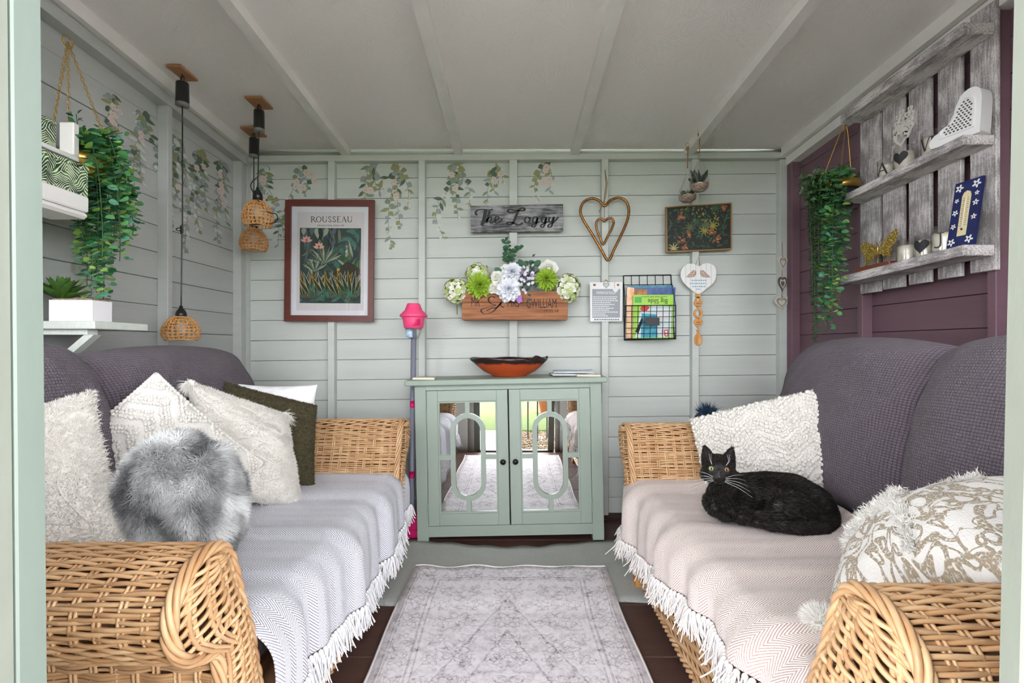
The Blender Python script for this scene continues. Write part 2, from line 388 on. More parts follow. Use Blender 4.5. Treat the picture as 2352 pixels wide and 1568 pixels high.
# side walls
SW0, SW1, SZ0, SZ1 = .45, 1.30, 1.0, 1.92            # openings of the added side windows, near the front
def side_wall(name, X, s, mat, z0, stud_y, mplate):
    r = empty(name, (X, 1.57, 0), kind='structure')
    for y0, y1, z0, z1 in ((.3, SW0, 0, 2.2), (SW1, 2.83, 0, 2.2), (SW0, SW1, 0, SZ0), (SW0, SW1, SZ1, 2.2)):
        add('backing', box(X+s*.017, X+s*.035, y0, y1, z0, z1), m_dark, r)
    for k in range(-2, 17):
        zt = z0-.1125*k; pr = random.uniform(-.0015, .0015)
        if zt-.1125 > 2.16: continue
        za, zb = max(zt-.1125, 0)+.0012, min(zt-.0010, 2.16)
        for ya, yb in (((YF, SW0), (SW1, YB)) if zb > SZ0 and za < SZ1 else ((YF, YB),)):     # boards stop at the added side windows
            add('board', box(X+s*pr, X+s*.016, ya, yb, za, zb, .0012), mat, r, smooth=False)
    for y in stud_y:
        add('stud', box(X, X-s*.045, y, y+.03 if y < 2.6 else y+.05, .0, 2.02, .002), mat, r, smooth=False)
    def pl(nm, x0, x1, d0, d1, m): 
        V, F = box(x0, x1, YF, 2.752, 0, 1); V = V.copy(); V[:, 2] = np.where(V[:, 2] > .5, zc(V[:, 1])-d0, zc(V[:, 1])-d1); add(nm, (V, F), m, r, smooth=False)
    pl('wall_plate', X, X-s*.05, .055, .10, mplate)
    pl('eaves_rail', X, X-s*.075, .0, .052, m_white)
    return r
wl = side_wall('wall_left', XL, -1, m_wall_shade, 1.917, (2.69, 2.12, 1.52, 1.30, .36), m_wall_shade)
wr_ = side_wall('wall_right', XR, 1, m_plum, 1.9265, (2.70, 2.155, 1.557, 1.30, .36), m_white)

# front wall: door opening in the middle, unseen windows added on both sides for daylight
wf = empty('wall_front', (0, .3, 0), kind='structure')
JL, JR = -.3158, .331                                  # door reveal
WX0, WX1, WZ0, WZ1 = .42, 1.47, .62, 1.98
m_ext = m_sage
for s, jx in ((-1, JL), (1, JR)):
    a = abs(jx)+.045
    add('panel', box(s*a, s*WX0, .3, YF, 0, 2.175), m_wall, wf)
    add('panel', box(s*WX1, s*1.56, .3, YF, 0, 2.175), m_wall, wf)
    add('panel', box(s*WX0, s*WX1, .3, YF, 0, WZ0), m_wall, wf)
    add('panel', box(s*WX0, s*WX1, .3, YF, WZ1, 2.175), m_wall, wf)
add('panel', box(JL-.045, JR+.045, .3, YF, 2.0, 2.175), m_wall, wf)
m_pane = bpy.data.materials.new('window_glass'); m_pane.use_nodes = True
nt = m_pane.node_tree; nt.nodes.clear(); o_ = nt.nodes.new('ShaderNodeOutputMaterial'); mx = nt.nodes.new('ShaderNodeMixShader'); tr = nt.nodes.new('ShaderNodeBsdfTransparent'); gl = nt.nodes.new('ShaderNodeBsdfGlossy'); fr = nt.nodes.new('ShaderNodeFresnel')
gl.inputs['Roughness'].default_value = .02; nt.links.new(fr.outputs[0], mx.inputs[0]); nt.links.new(tr.outputs[0], mx.inputs[1]); nt.links.new(gl.outputs[0], mx.inputs[2]); nt.links.new(mx.outputs[0], o_.inputs[0])
m_jarglass = bpy.data.materials.new('jar_glass'); m_jarglass.use_nodes = True            # thin vessel glass, seen mostly by its rims
nt = m_jarglass.node_tree; nt.nodes.clear(); o_ = nt.nodes.new('ShaderNodeOutputMaterial'); mx = nt.nodes.new('ShaderNodeMixShader'); tr = nt.nodes.new('ShaderNodeBsdfTransparent'); gl = nt.nodes.new('ShaderNodeBsdfGlossy'); lw = nt.nodes.new('ShaderNodeLayerWeight'); mr_ = nt.nodes.new('ShaderNodeMapRange')
lw.inputs[0].default_value = .25; mr_.inputs[3].default_value = .04; mr_.inputs[4].default_value = .75; gl.inputs['Roughness'].default_value = .03
nt.links.new(lw.outputs['Facing'], mr_.inputs[0]); nt.links.new(mr_.outputs[0], mx.inputs[0]); nt.links.new(tr.outputs[0], mx.inputs[1]); nt.links.new(gl.outputs[0], mx.inputs[2]); nt.links.new(mx.outputs[0], o_.inputs[0])
for i, s in enumerate((-1, 1)):  # unseen front windows, added because the doorway alone leaves the room dim
    w = empty('window_%d' % (i+1), (s*.96, .32, WZ0), kind='structure')
    for x0, x1, z0, z1 in ((WX0, WX0+.04, WZ0, WZ1), (WX1-.04, WX1, WZ0, WZ1), (.94, .98, WZ0+.04, WZ1-.04)):
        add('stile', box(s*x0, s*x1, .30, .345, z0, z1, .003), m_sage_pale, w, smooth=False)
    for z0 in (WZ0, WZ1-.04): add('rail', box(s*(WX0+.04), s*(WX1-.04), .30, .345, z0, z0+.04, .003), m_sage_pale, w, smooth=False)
    for x0, x1 in ((WX0+.04, .94), (.98, WX1-.04)): add('pane', box(s*x0, s*x1, .318, .321, WZ0+.04, WZ1-.04), m_pane, w)
    portal('portal', s*.96, .296, (WZ0+WZ1)/2, WX1-WX0, WZ1-WZ0)
for i, (X, s) in enumerate(((XL, -1), (XR, 1))):  # side pair, likewise unseen and added to brighten the room
    w = empty('window_%d' % (i+3), (X, .875, SZ0), kind='structure'); ym = (SW0+SW1)/2
    for y0 in (SW0, ym-.02, SW1-.04): add('stile', box(X-s*.01, X+s*.03, y0, y0+.04, SZ0, SZ1, .003), m_white, w, smooth=False)
    for z0 in (SZ0, SZ1-.04): add('rail', box(X-s*.01, X+s*.03, SW0+.04, SW1-.04, z0, z0+.04, .003), m_white, w, smooth=False)
    for y0, y1 in ((SW0+.04, ym-.02), (ym+.02, SW1-.04)): add('pane', box(X+s*.008, X+s*.011, y0, y1, SZ0+.04, SZ1-.04), m_pane, w)
    o_ = portal('portal', X+s*.04, ym, (SZ0+SZ1)/2, SW1-SW0, SZ1-SZ0); o_.rotation_euler = (-PI/2, 0, -s*PI/2)
portal('portal', 0, .29, 1., JR-JL, 2.)
# door frame, a little out of plumb
dr = empty('door_1', (0, .32, 0), kind='structure')
def jamb(x, s, y0, y1, lean, mat, wid=.06):
    V, F = box(x, x+s*wid, y0, y1, 0, 2.0, .0012); V = V.copy(); V[:, 0] += lean*(V[:, 2]-.96); return add('jamb', (V, F), mat, dr, smooth=False)
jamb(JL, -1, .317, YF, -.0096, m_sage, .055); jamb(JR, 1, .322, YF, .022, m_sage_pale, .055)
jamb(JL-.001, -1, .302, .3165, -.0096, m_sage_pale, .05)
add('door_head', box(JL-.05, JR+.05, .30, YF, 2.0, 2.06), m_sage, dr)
add('threshold', box(JL-.02, JR+.02, .28, .36, -.03, .012, .004), M('threshold_wood', (58, 46, 42), .6, var=.2), dr)

# outside: paving by the door, gravel bed, lawn, railing; the garden goes on
gd = add('ground', box(-12, 12, -16, 12, -.3, -.13), M('gravel_yard', (206, 200, 198), .9, var=.15), kind='structure')
m_lawn = M('lawn_grass', (84, 100, 42), .85, var=.22, vscale=30, bump=.8, bscale=160, bdist=.02)
add('lawn', box(-6, 6, -14, -1.25, -.2, -.07), m_lawn, kind='structure')
m_slab = M('paving_stone', (112, 110, 106), .8, var=.1, vscale=9, bump=.3, bscale=40)
pv = empty('pavement', (-.5, -.4, -.13), kind='structure')
for x0 in (-1.8, -1.2, -.6):
    for y0 in (-1.22, -.6, -.02):
        if y0 < 0 or True: add('paving_slab', box(x0+.004, x0+.596, y0+.004, min(y0+.616, .26), -.13, -.065, .006), m_slab, pv, smooth=False)
r = np.random.default_rng(3); n = 5200
p = np.stack([r.uniform(.0, 1.9, n), r.uniform(-1.9, .25, n), r.uniform(-.115, -.085, n)], 1)
T, TF = ell((0, 0, 0), (1, 1, 1), 4, 6)
S = r.uniform(.008, .02, (n, 1, 1))*r.uniform(.6, 1.2, (n, 1, 3)); VV = p[:, None]+T[None]*S
add('gravel', (VV.reshape(-1, 3), [(TF[0][None]+len(T)*np.arange(n)[:, None, None]).reshape(-1, 4)]), M('gravel_stone', (122, 104, 82), .8, var=.35, vscale=40), kind='stuff', label='tan gravel bed outside the doorway', cat='gravel')
m_iron = M('black_iron', (30, 30, 32), .5, metal=.6)
rl = empty('garden_railing', (.5, -.9, -.12), 'black iron garden railing standing in the gravel', 'railing')
for i in range(6): add('baluster', tube([[.16+i*.11, -.75-.03*i, -.12], [.16+i*.11, -.75-.03*i, .75]], .009), m_iron, rl)
add('top_rail', tube([[.12, -.74, .75], [.76, -.92, .75]], .012), m_iron, rl)
pot = empty('flower_pot', (.50, -2.7, -.10), 'terracotta flower pot on the gravel outside', 'pot')
add('pot_body', lathe([(.001, -.10), (.09, -.10), (.13, .12), (.145, .12), (.145, .15), (.125, .15), (.12, .1), (.001, .1)], 24, (.50, -2.7, 0.03)), M('terracotta', (176, 96, 62), .8, var=.1), pot)
# ------------------------------------------------------------------ the two wicker sofas
m_cane = M('cane', (170, 124, 82), .42, var=.3, vscale=14, rgb2=(216, 182, 140), orand=.45, stretch=(1, 1, 1), spec=.5, bump=.15, bscale=120)
m_cane_core = M('cane_shadow', (98, 66, 40), .7, var=.2)
m_wood_leg = M('beech', (202, 142, 74), .45, var=.15, vscale=10, stretch=(6, 6, 1))
g = NG('waffle_fabric', .85, sheen=.15)
uvv, ux, uy, _ = g.coord('UV')
a = g.math('ABSOLUTE', g.math('SINE', g.math('MULTIPLY', ux, PI/.0092))); b = g.math('ABSOLUTE', g.math('SINE', g.math('MULTIPLY', uy, PI/.0080)))
hh = g.math('MULTIPLY', g.math('POWER', a, .6), g.math('POWER', b, .6))
m_waffle = g.out(g.mix(g.ramp(hh, .1, .7), lin(66, 57, 66), lin(108, 97, 109)), hh, .9, .004)

AP = np.array([(.125, .10), (.125, .30), (.122, .40), (.112, .452), (.075, .468), (.035, .488), (.008, .522), (.0, .556), (.010, .592), (.04, .617), (.08, .628), (.118, .624), (.142, .602), (.158, .566), (.181, .50), (.205, .444), (.228, .36), (.243, .294), (.255, .10)])
def resample(p, step):
    s = spline(p, 8); d = np.concatenate([[0], np.cumsum(np.linalg.norm(np.diff(s, axis=0), axis=1))]); q = np.arange(0, d[-1], step)
    o = np.stack([np.interp(q, d, s[:, i]) for i in range(2)], 1)
    t = np.gradient(o, axis=0); t /= np.linalg.norm(t, axis=1, keepdims=True); return o, np.stack([-t[:, 1], t[:, 0]], 1)   # point, outward normal
def sofa(sx, x0, yc, half, label, cush_y):
    root = empty('wicker_sofa', (sx*(x0+.5), yc, 0), label, 'sofa', 'wicker sofas facing each other')
    W = lambda u, v, z: np.stack(np.broadcast_arrays(sx*(x0+np.asarray(u, float)), yc+np.asarray(v, float), np.asarray(z, float)), -1)
    # legs, seat, back
    for u in (.028, .88):
        for v in (-half+.19, half-.19):
            add('leg', box(*sorted((sx*(x0+u-.026), sx*(x0+u+.026))), yc+v-.026, yc+v+.026, 0, .12, .003), m_wood_leg, root, smooth=False)
    add('seat_frame', box(*sorted((sx*(x0+.03), sx*(x0+.95))), yc-half+.15, yc+half-.15, .105, .28, .01), m_cane_core, root, smooth=False)
    add('back_frame', box(*sorted((sx*(x0+.86), sx*(x0+.97))), yc-half+.12, yc+half-.12, .105, .80, .03), m_cane_core, root, smooth=False)
    u = np.linspace(0, 1, 24); 
    blk, _, _ = pillow(.74, 2*half-.5, .16, c=.1, p=.25, m=3, n=30, frame=(W(.40, 0, .328), (sx, 0, 0), (0, 1, 0)) if sx > 0 else (W(.40, 0, .328), (0, 1, 0), (1, 0, 0)))
    if sx < 0: blk, _, _ = pillow(2*half-.5, .74, .16, c=.1, p=.25, m=3, n=30, frame=(W(.40, 0, .328), (0, 1, 0), (-1, 0, 0)))
    else: blk, _, _ = pillow(2*half-.5, .74, .16, c=.1, p=.25, m=3, n=30, frame=(W(.40, 0, .328), (0, -1, 0), (1, 0, 0)))
    add('seat_cushion', blk, m_waffle, root)
    for (ya, yb, zt, lean, uo) in cush_y:
        w = yb-ya; hgt = zt-.38; tilt = lean
        up = np.array([sx*math.sin(tilt), 0, math.cos(tilt)]); right = np.array([0, 1, 0]) if sx < 0 else np.array([0, -1, 0])
        C = np.array([sx*(x0+uo), (ya+yb)/2, .38+hgt/2])
        blk, _, _ = pillow(w, hgt, .33, c=.2, p=.40, m=1.5, n=56, wr=.05, seed=int(ya*100), frame=(C, right, up))
        add('back_cushion', blk, m_waffle, root, label='plum grey waffle back cushion')
    # front rail under the seat
    fr_ = add('front_rail', box(*sorted((sx*(x0-.005), sx*(x0+.035))), yc-half+.2, yc+half-.2, .10, .27), m_cane_core, root)
    vv = np.arange(-half+.18, half-.18, .012)
    for i in range(13):
        ph = i*2*PI/3; off = .004*np.cos(2*PI*vv/.105+ph)
        add('cane_strand', tube(W(-.012+off*-1, vv, .108+i*.0095+.0015*np.cos(2*PI*vv/.21)), .0045, 5), m_cane, fr_)
    for k in range(3):
        th = 2*PI*vv/.07+k*2*PI/3
        add('braid_strand', tube(W(-.012+.007*np.cos(th), vv, .10+.007*np.sin(th)), .0055, 5), m_cane, fr_)
    # arms
    for side in (-1, 1):
        near = side < 0
        pts, nrm = resample(AP, .0061 if near else .0076); rad = .0034 if near else .0039; n = len(pts)
        core = AP.copy(); cs = spline(AP, 4); t = np.gradient(cs, axis=0); t /= np.linalg.norm(t, axis=1, keepdims=True); core = cs-np.stack([-t[:, 1], t[:, 0]], 1)*.011
        us = np.array([.012, .955]); G = np.stack([W(uu, side*(half-core[:, 0]), core[:, 1]) for uu in us], 0)
        V, F, _ = grid(G); nC = len(core); capf = [np.arange(nC)[None], (np.arange(nC)+nC)[None, ::-1]]
        arm = add('arm', (V, F+capf), m_cane_core, root)
        du = .035; uu = np.arange(-.004, .96, .0105)
        wob = np.random.default_rng(int(100*yc)+side)
        for i in range(n):
            (v0, z0), (nv, nz) = pts[i], nrm[i]
            inner = v0 > .16
            if near and ((not inner and z0 < .20) or (inner and z0 < .42)): continue
            if not near and ((inner and z0 < .38) or (not inner and z0 < .30)): continue
            panel = (inner and z0 < .555) or (not inner and z0 < .44)
            if panel: wv = .0040*np.cos(PI*uu/(du*1.35)+PI*((i//4) % 2))*1.0
            else: wv = .0042*np.cos(2*PI*uu/(du*3)+i*2*PI/3)+.0012
            sag = .0016*np.sin(uu*wob.uniform(8, 20)+wob.uniform(0, 6))
            o = wv+.0008
            dv, dz = v0+nv*o+nz*sag, z0+nz*o-nv*sag
            add('cane_strand', tube(W(uu, side*(half-dv), dz), rad+wob.uniform(-.0003, .0004), 5), m_cane, arm)
        sel = [i for i in range(n) if (pts[i, 1] > .16)][::2]
        for us_ in np.arange(.03, .95, du):
            for d in (-.0037, .0037):
                add('cane_stake', tube(W(us_+d, side*(half-(pts[sel, 0]+nrm[sel, 0]*.001)), pts[sel, 1]+nrm[sel, 1]*.001), .0031, 5), m_cane, arm)
        # woven end of the arm, bulging towards the aisle
        io = np.argmin(pts[:, 0]); top = np.argmax(pts[:, 1])
        outp, inp = pts[:top+1], pts[top:]
        t = np.linspace(0, 1, 26)
        for j, z in enumerate(np.arange(.13, .655, .0084)):
            zo, zi = z-.045, z+.012
            if zo < .09 or zo > .62: continue
            vo = np.interp(min(zo, .62), outp[:, 1], outp[:, 0])
            vi = np.interp(-min(zi, .615), -inp[:, 1], inp[:, 0])
            if zi > .618: vi = np.interp(-min(zo+.01, .62), -inp[:, 1], inp[:, 0])-.02; zi = .615
            if vi-vo < .03: continue
            v = vo+.006+(vi-vo-.008)*t; zz = zo+(zi-zo)*t+.012*np.sin(PI*t)
            uo = -.004-.022*np.sin(PI*t)**.7+.0052*np.cos(2*PI*t*2.0+PI*(j % 2))
            add('cap_strand', tube(W(uo, side*(half-v), zz), .0039, 5), m_cane, arm)
        for f in (.18, .42, .66, .9):
            for d in (-.006, .006):
                zz = np.linspace(.12, .60, 20); vo = np.interp(zz, outp[:, 1], outp[:, 0]); vi = np.interp(-zz, -inp[:, 1], inp[:, 0]); v = vo+(vi-vo)*f+d
                add('cane_stake', tube(W(-.004-.02*math.sin(PI*f)**.7, side*(half-v), zz), .0042, 5), m_cane, arm)
        bp, bn = resample(AP, .006); s = np.arange(len(bp))*.006
        for k in range(5):
            th = 2*PI*s/.17+k*2*PI/5
            o1 = .0065*np.cos(th)+.002; o2 = .0085*np.sin(th)
            v, z = bp[:, 0]+bn[:, 0]*o1, bp[:, 1]+bn[:, 1]*o1
            add('braid_strand', tube(W(-.006+o2, side*(half-v), z), .0048, 6), m_cane, arm)
    return root
sofa(-1, .50, 1.52, .80, 'wicker sofa below the pendant lamps, with herringbone throw in grey blue', ((.86, 1.47, .985, .24, .74), (1.40, 2.34, .965, .26, .76)))
sofa(1, .48, 1.385, .81, 'wicker sofa below the whitewashed pallet shelf, the one with the cat', ((.70, 1.46, 1.0, .24, .74), (1.40, 2.21, .995, .26, .76)))

# throws with knotted fringes
def herring(name, base, line, blot):
    g = NG(name, .9, sheen=.2)
    uvv, ux, uy, _ = g.coord('UV')
    col = g.math('ABSOLUTE', g.math('SUBTRACT', g.math('FRACT', g.math('DIVIDE', ux, .055)), .5))      # 0..0.5 across one herringbone column
    ph = g.math('ADD', uy, g.math('MULTIPLY', col, .055*1.15))
    st = g.math('SINE', g.math('MULTIPLY', ph, 2*PI/.0074))
    nz = g.noise(uvv, 240, 2)
    st2 = g.math('ADD', st, g.math('MULTIPLY', g.math('SUBTRACT', nz, .5), 1.6))
    mk = g.ramp(st2, .0, .7)
    return g.out(g.mix(mk, lin(*base), lin(*line)), g.math('ADD', g.math('MULTIPLY', st, -.4), nz), .5, .002)
m_throw_l = herring('herringbone_grey', (240, 241, 250), (140, 138, 156), 0)
m_throw_r = herring('herringbone_rose', (240, 234, 232), (190, 156, 147), 0)
m_fringe_l = M('fringe_white', (232, 232, 236), .9, var=.05, sheen=.2); m_fringe_r = M('fringe_cream', (233, 229, 227), .9, var=.05, sheen=.2)
def tassel_mesh(seed, mat, L):
    r = np.random.default_rng(seed); bl = [ell((0, 0, -.006), (.0065, .0065, .0065), 6, 8)]
    for i in range(13):
        a = r.random()*2*PI; R = r.uniform(.001, .0085); x, y = R*math.cos(a), R*math.sin(a); ln = L*r.uniform(.75, 1.1); dx, dy = r.normal(size=2)*.011
        z = np.linspace(-.003, -ln, 7); s = (z/-ln)
        bl.append(tube(np.stack([x*.4+x*.9*np.minimum(s*3, 1)+dx*s**1.5, y*.4+y*.9*np.minimum(s*3, 1)+dy*s**1.5, z], 1), .0016, 4))
    return mesh('tassel', bl, mat)
def throw(sx, x0, y0, y1, hem, mat, mfr, label, folds, seed):
    r = np.random.default_rng(seed)
    ny = 150; Y = np.linspace(y0, y1, ny)
    hz = np.interp(Y, *hem)
    seat = .438
    ks = 90; s0 = .62                                   # length lying on the seat
    R = .07
    G = np.zeros((ks, ny, 3)); U = np.zeros((ks, ny, 2))
    for j, y in enumerate(Y):
        drop = seat-R-hz[j]
        tot = s0-R+PI/2*R+drop; s = np.linspace(0, tot, ks)
        w = sum(a*np.sin(f*y+p) for a, f, p in folds)
        x = np.zeros(ks); z = np.zeros(ks)
        A = s < s0-R; x[A] = .60-s[A]; z[A] = seat
        Bm = (~A) & (s < s0-R+PI/2*R); th = (s[Bm]-(s0-R))/R; x[Bm] = .60-(s0-R)-R*np.sin(th); z[Bm] = seat-R*(1-np.cos(th))
        Cm = s >= s0-R+PI/2*R; q = s[Cm]-(s0-R+PI/2*R); x[Cm] = .60-s0; z[Cm] = seat-R-q
        fr = np.clip((s-(s0-R))/(R*1.6), 0, 1)
        x = x-fr*(w*1.5+.004)-.012*np.clip((s-(s0-.03))/max(drop, .05), 0, 1)
        z = z+(1-fr)*w*.5-.006*((.60-x)/.6)*(1-fr)
        dip = .007*np.sin(PI*np.clip((s)/(s0), 0, 1))*np.sin(PI*(y-y0)/(y1-y0))
        z = z-dip+.012*np.exp(-((y-y0)/.06)**2)*(1-fr)*0
        G[:, j, 0] = sx*(x0+x); G[:, j, 1] = y+.004*np.sin(s*9+y*5); G[:, j, 2] = z
        U[:, j, 0] = y+.010*np.sin(s*4.0+y*3); U[:, j, 1] = s+.02*np.sin(y*6)
    root = empty('throw_blanket', (sx*(x0+.3), (y0+y1)/2, .42), label, 'blanket', 'herringbone throws on the sofas')
    V, F, uv = grid(G if sx < 0 else G[:, ::-1], uv=U if sx < 0 else U[:, ::-1])
    nrm = None
    cloth = add('cloth', (V, F, uv), mat, root)
    so = cloth.modifiers.new('thickness', 'SOLIDIFY'); so.thickness = .004; so.offset = -1
    kinds = [tassel_mesh(seed*10+i, mfr, .070) for i in range(6)]
    d = np.concatenate([[0], np.cumsum(np.linalg.norm(np.diff(G[-1], axis=0), axis=1))])
    for q in np.arange(.006, d[-1], .0165):
        p = np.array([np.interp(q, d, G[-1, :, i]) for i in range(3)]); p[0] -= sx*.003
        dup('tassel', kinds[r.integers(6)], p, root, rot=(r.normal()*.12, r.normal()*.12-sx*.05, r.random()*6), scale=(1, 1, r.uniform(.85, 1.12)))
    return root
throw(-1, .488, .945, 2.20, ((.945, 1.1, 1.25, 1.64, 1.95, 2.2), (.27, .255, .235, .198, .215, .27)), m_throw_l, m_fringe_l,
      'grey blue herringbone throw with white fringe over the seat', ((.007, 14, .4), (.005, 31, 1.), (.004, 52, 2.)), 3)
throw(1, .468, .795, 2.07, ((.795, .95, 1.25, 1.45, 1.75, 2.07), (.375, .362, .322, .287, .235, .225)), m_throw_r, m_fringe_r,
      'rose beige herringbone throw with cream fringe under the black cat', ((.007, 13, 2.), (.006, 27, .3), (.004, 47, 1.)), 5)
# ------------------------------------------------------------------ mirrored cabinet and what stands on it
m_cab = M('cabinet_sage', (150, 163, 152), .45, var=.05, vscale=6, bump=.12, bscale=40, stretch=(1, 1, .3))
m_cabtop = M('cabinet_top_sage', (146, 160, 148), .5, var=.06, vscale=6)
m_mirror = M('mirror_glass', (245, 248, 248), .01, metal=1)
m_knob = M('dark_bronze', (48, 46, 46), .35, metal=.8)
m_steel = M('steel', (170, 170, 168), .35, metal=1)
CX, CY = -.014, 2.44
ROLL = math.radians(1.1)
def cw(x, y, z):                                       # cabinet frame: leans about its base with the floor
    c, s = math.cos(ROLL), math.sin(ROLL)
    return np.array([CX+x*c-z*s, CY+y, x*s+z*c+.007])
def cblk(blk): return (np.array([cw(*p) for p in blk[0]]),)+tuple(blk[1:])
cab = empty('mirrored_cabinet', (CX, CY+.15, 0), 'sage green cabinet with two mirrored fretwork doors', 'cabinet')
def cadd(nm, blk, mat, par=cab, sm=False, **k): return add(nm, cblk(blk), mat, par, smooth=sm, **k)
cadd('cabinet_top', box(-.497, .480, -.032, .30, .770, .797, .004), m_cabtop)
for x0, x1 in ((-.456, -.400), (.400, .456)):
    cadd('leg', box(x0, x1, 0, .045, .0 if x0 > 0 else .005, .770, .002), m_cab); cadd('leg', box(x0, x1, .25, .295, .0, .770, .002), m_cab)
    cadd('side_panel', box(x0+.01, x1-.01, .03, .27, .05, .770), m_cab)
cadd('top_rail', box(-.400, .400, .002, .03, .745, .770), m_cab)
cadd('bottom_rail', box(-.400, .400, .002, .03, .030, .082), m_cab)
cadd('back_panel', box(-.40, .40, .28, .29, .03, .77), m_cab)
cadd('bottom_shelf', box(-.40, .40, .03, .28, .05, .07), m_cab)
def stadium(w, h, n=12):
    r = w/2; L = h/2-r; a = np.linspace(0, PI, n)
    return [(r*math.cos(t), L+r*math.sin(t)) for t in a]+[(r*math.cos(t), -L+r*math.sin(t)) for t in a+PI]
for (d0, d1, kx) in ((-.398, -.003, -.030), (.003, .398, .030)):
    z0, z1 = .085, .743
    dm = cadd('door', box(d0, d0+.054, -.004, .018, z0, z1, .002), m_cab)     # hinge-side stile; the rest hangs on it
    cadd('door_stile', box(d1-.054, d1, -.004, .018, z0, z1, .002), m_cab, dm)
    cadd('door_rail', box(d0+.054, d1-.054, -.004, .018, z1-.054, z1, .002), m_cab, dm)
    cadd('door_rail', box(d0+.054, d1-.054, -.004, .018, z0, z0+.058, .002), m_cab, dm)
    ox0, ox1, oz0, oz1 = d0+.054, d1-.054, z0+.058, z1-.054; xm, zm = (ox0+ox1)/2, (oz0+oz1)/2
    cadd('moulding', ring_prism([(ox0, oz0), (ox1, oz0), (ox1, oz1), (ox0, oz1)], [(ox0+.007, oz0+.007), (ox1-.007, oz0+.007), (ox1-.007, oz1-.007), (ox0+.007, oz1-.007)], lambda a, b, d: (a, d, b), .002, .014), m_cab, dm)
    O = stadium(.171, .428); I = stadium(.124, .381)
    cadd('fretwork_oval', ring_prism([(xm+a, zm+b) for a, b in O], [(xm+a, zm+b) for a, b in I], lambda a, b, d: (a, d, b), .001, .012), m_cab, dm)
    for x0, x1, za, zb in ((xm-.0115, xm+.0115, zm+.213, oz1), (xm-.0115, xm+.0115, oz0, zm-.213), (ox0, xm-.085, zm-.0115, zm+.0115), (xm+.085, ox1, zm-.0115, zm+.0115)):
        cadd('fretwork_bar', box(x0, x1, .001, .012, za, zb, .001), m_cab, dm)
    cadd('mirror', box(ox0-.002, ox1+.002, .0125, .015, oz0-.002, oz1+.002), m_mirror, dm)
    cadd('knob', lathe([(.001, -.034), (.010, -.033), (.014, -.026), (.012, -.018), (.006, -.014), (.006, -.003)], 16, (kx, 0, .395), 'Y'), m_knob, dm, sm=True)
    hx = d0-.002 if d0 < 0 else d1+.002
    for hz in (.62, .17): cadd('hinge', tube([[hx, -.006, hz-.03], [hx, -.006, hz+.03]], .0035), m_cab, dm)
TOPZ = .797
def ontop(px, Y): X = PX(px, Y); return X, TOPZ+.007+(X-CX)*math.sin(ROLL)-.0

# glazed terracotta bowl
bx, bz = ontop(1170, 2.60); bz += .001
g = NG('bowl_glaze', .18, spec=.6)
co, cx, cy, cz_ = g.coord('Object')
nz = g.noise(co, 14, 2); e = g.math('ADD', cz_, g.math('MULTIPLY', g.math('SUBTRACT', nz, .5), .03))
m_bowl = g.out(g.mix(g.ramp(e, .062, .072), lin(176, 74, 34), lin(46, 30, 30)))
th = np.arange(64)*2*PI/64
prof = [(.001, .0), (.085, .0), (.09, .006), (.13, .024), (.165, .052), (.188, .078), (.196, .084), (.20, .092), (.195, .096), (.186, .090), (.16, .058), (.12, .028), (.06, .014), (.001, .012)]
G = []
for rr, z in prof:
    w = 1+(.05*np.exp(-((np.mod(th-.0, 2*PI)-.28)/.16)**2)-.05*np.exp(-((th-5.55)/.13)**2)+.04*np.exp(-((th-PI)/.25)**2))*(z > .07)
    zz = z+(z > .075)*(.012*np.exp(-((th-5.55)/.18)**2)-.012*np.exp(-((th-5.25)/.10)**2)+.010*np.exp(-((th-.1)/.2)**2)+.003*np.sin(5*th))
    G.append(np.stack([bx+rr*w*np.cos(th), 2.60+rr*w*np.sin(th)*.62, bz+zz], -1))
bo = empty('serving_bowl', (bx, 2.60, bz), 'oval terracotta bowl with dark glazed rim on the cabinet top', 'bowl')
V, F, _ = grid(np.array(G), cv=True); add('bowl_body', (V, F), m_bowl, bo)
# magazines and coasters
m_paper = M('paper', (226, 228, 230), .6); 
def mag(name, px0, px1, Y0, Y1, h, z0, cols, label, rot, cat='magazine'):
    root = empty(name, (PX((px0+px1)/2, (Y0+Y1)/2), (Y0+Y1)/2, z0), label, cat)
    x0, x1 = PX(px0, Y0), PX(px1, Y0); c = np.array([(x0+x1)/2, (Y0+Y1)/2, 0])
    R = rotm('Z', rot)
    def rb(b): V = np.asarray(b[0])-c; return (V @ R.T+c,)+tuple(b[1:])
    add('page_block', rb(box(x0+.001, x1-.001, Y0+.001, Y1-.001, z0+.0008, z0+h-.0008)), m_paper, root)
    a = np.linspace(0, 1, 9); 
    G = np.stack([np.stack([x0+(x1-x0)*a, np.full(9, y), z0+h+.002*np.sin(a*7)+.004*a**3], -1) for y in (Y0, Y1)], 1)
    V, F, uv = grid(G); cv = add('cover', rb((V, F)), cols, root)
    so = cv.modifiers.new('t', 'SOLIDIFY'); so.thickness = .0006
m_mag1 = M('magazine_cover_blue', (130, 160, 186), .35, var=.5, vscale=16, rgb2=(222, 226, 230), detail=2)
m_mag2 = M('magazine_cover_grey', (186, 190, 196), .35, var=.5, vscale=30, rgb2=(228, 228, 228), detail=2)
zz = ontop(1320, 2.6)[1]+.002
mag('magazine', 1268, 1372, 2.50, 2.68, .007, zz, m_mag2, 'grey magazine lying flat under the blue one', .05)
mag('magazine', 1274, 1368, 2.52, 2.70, .007, zz+.0125, m_mag1, 'blue magazine with curled corner on top of the pile', -.06)
m_tile = M('cream_stone', (222, 214, 198), .5, var=.06)
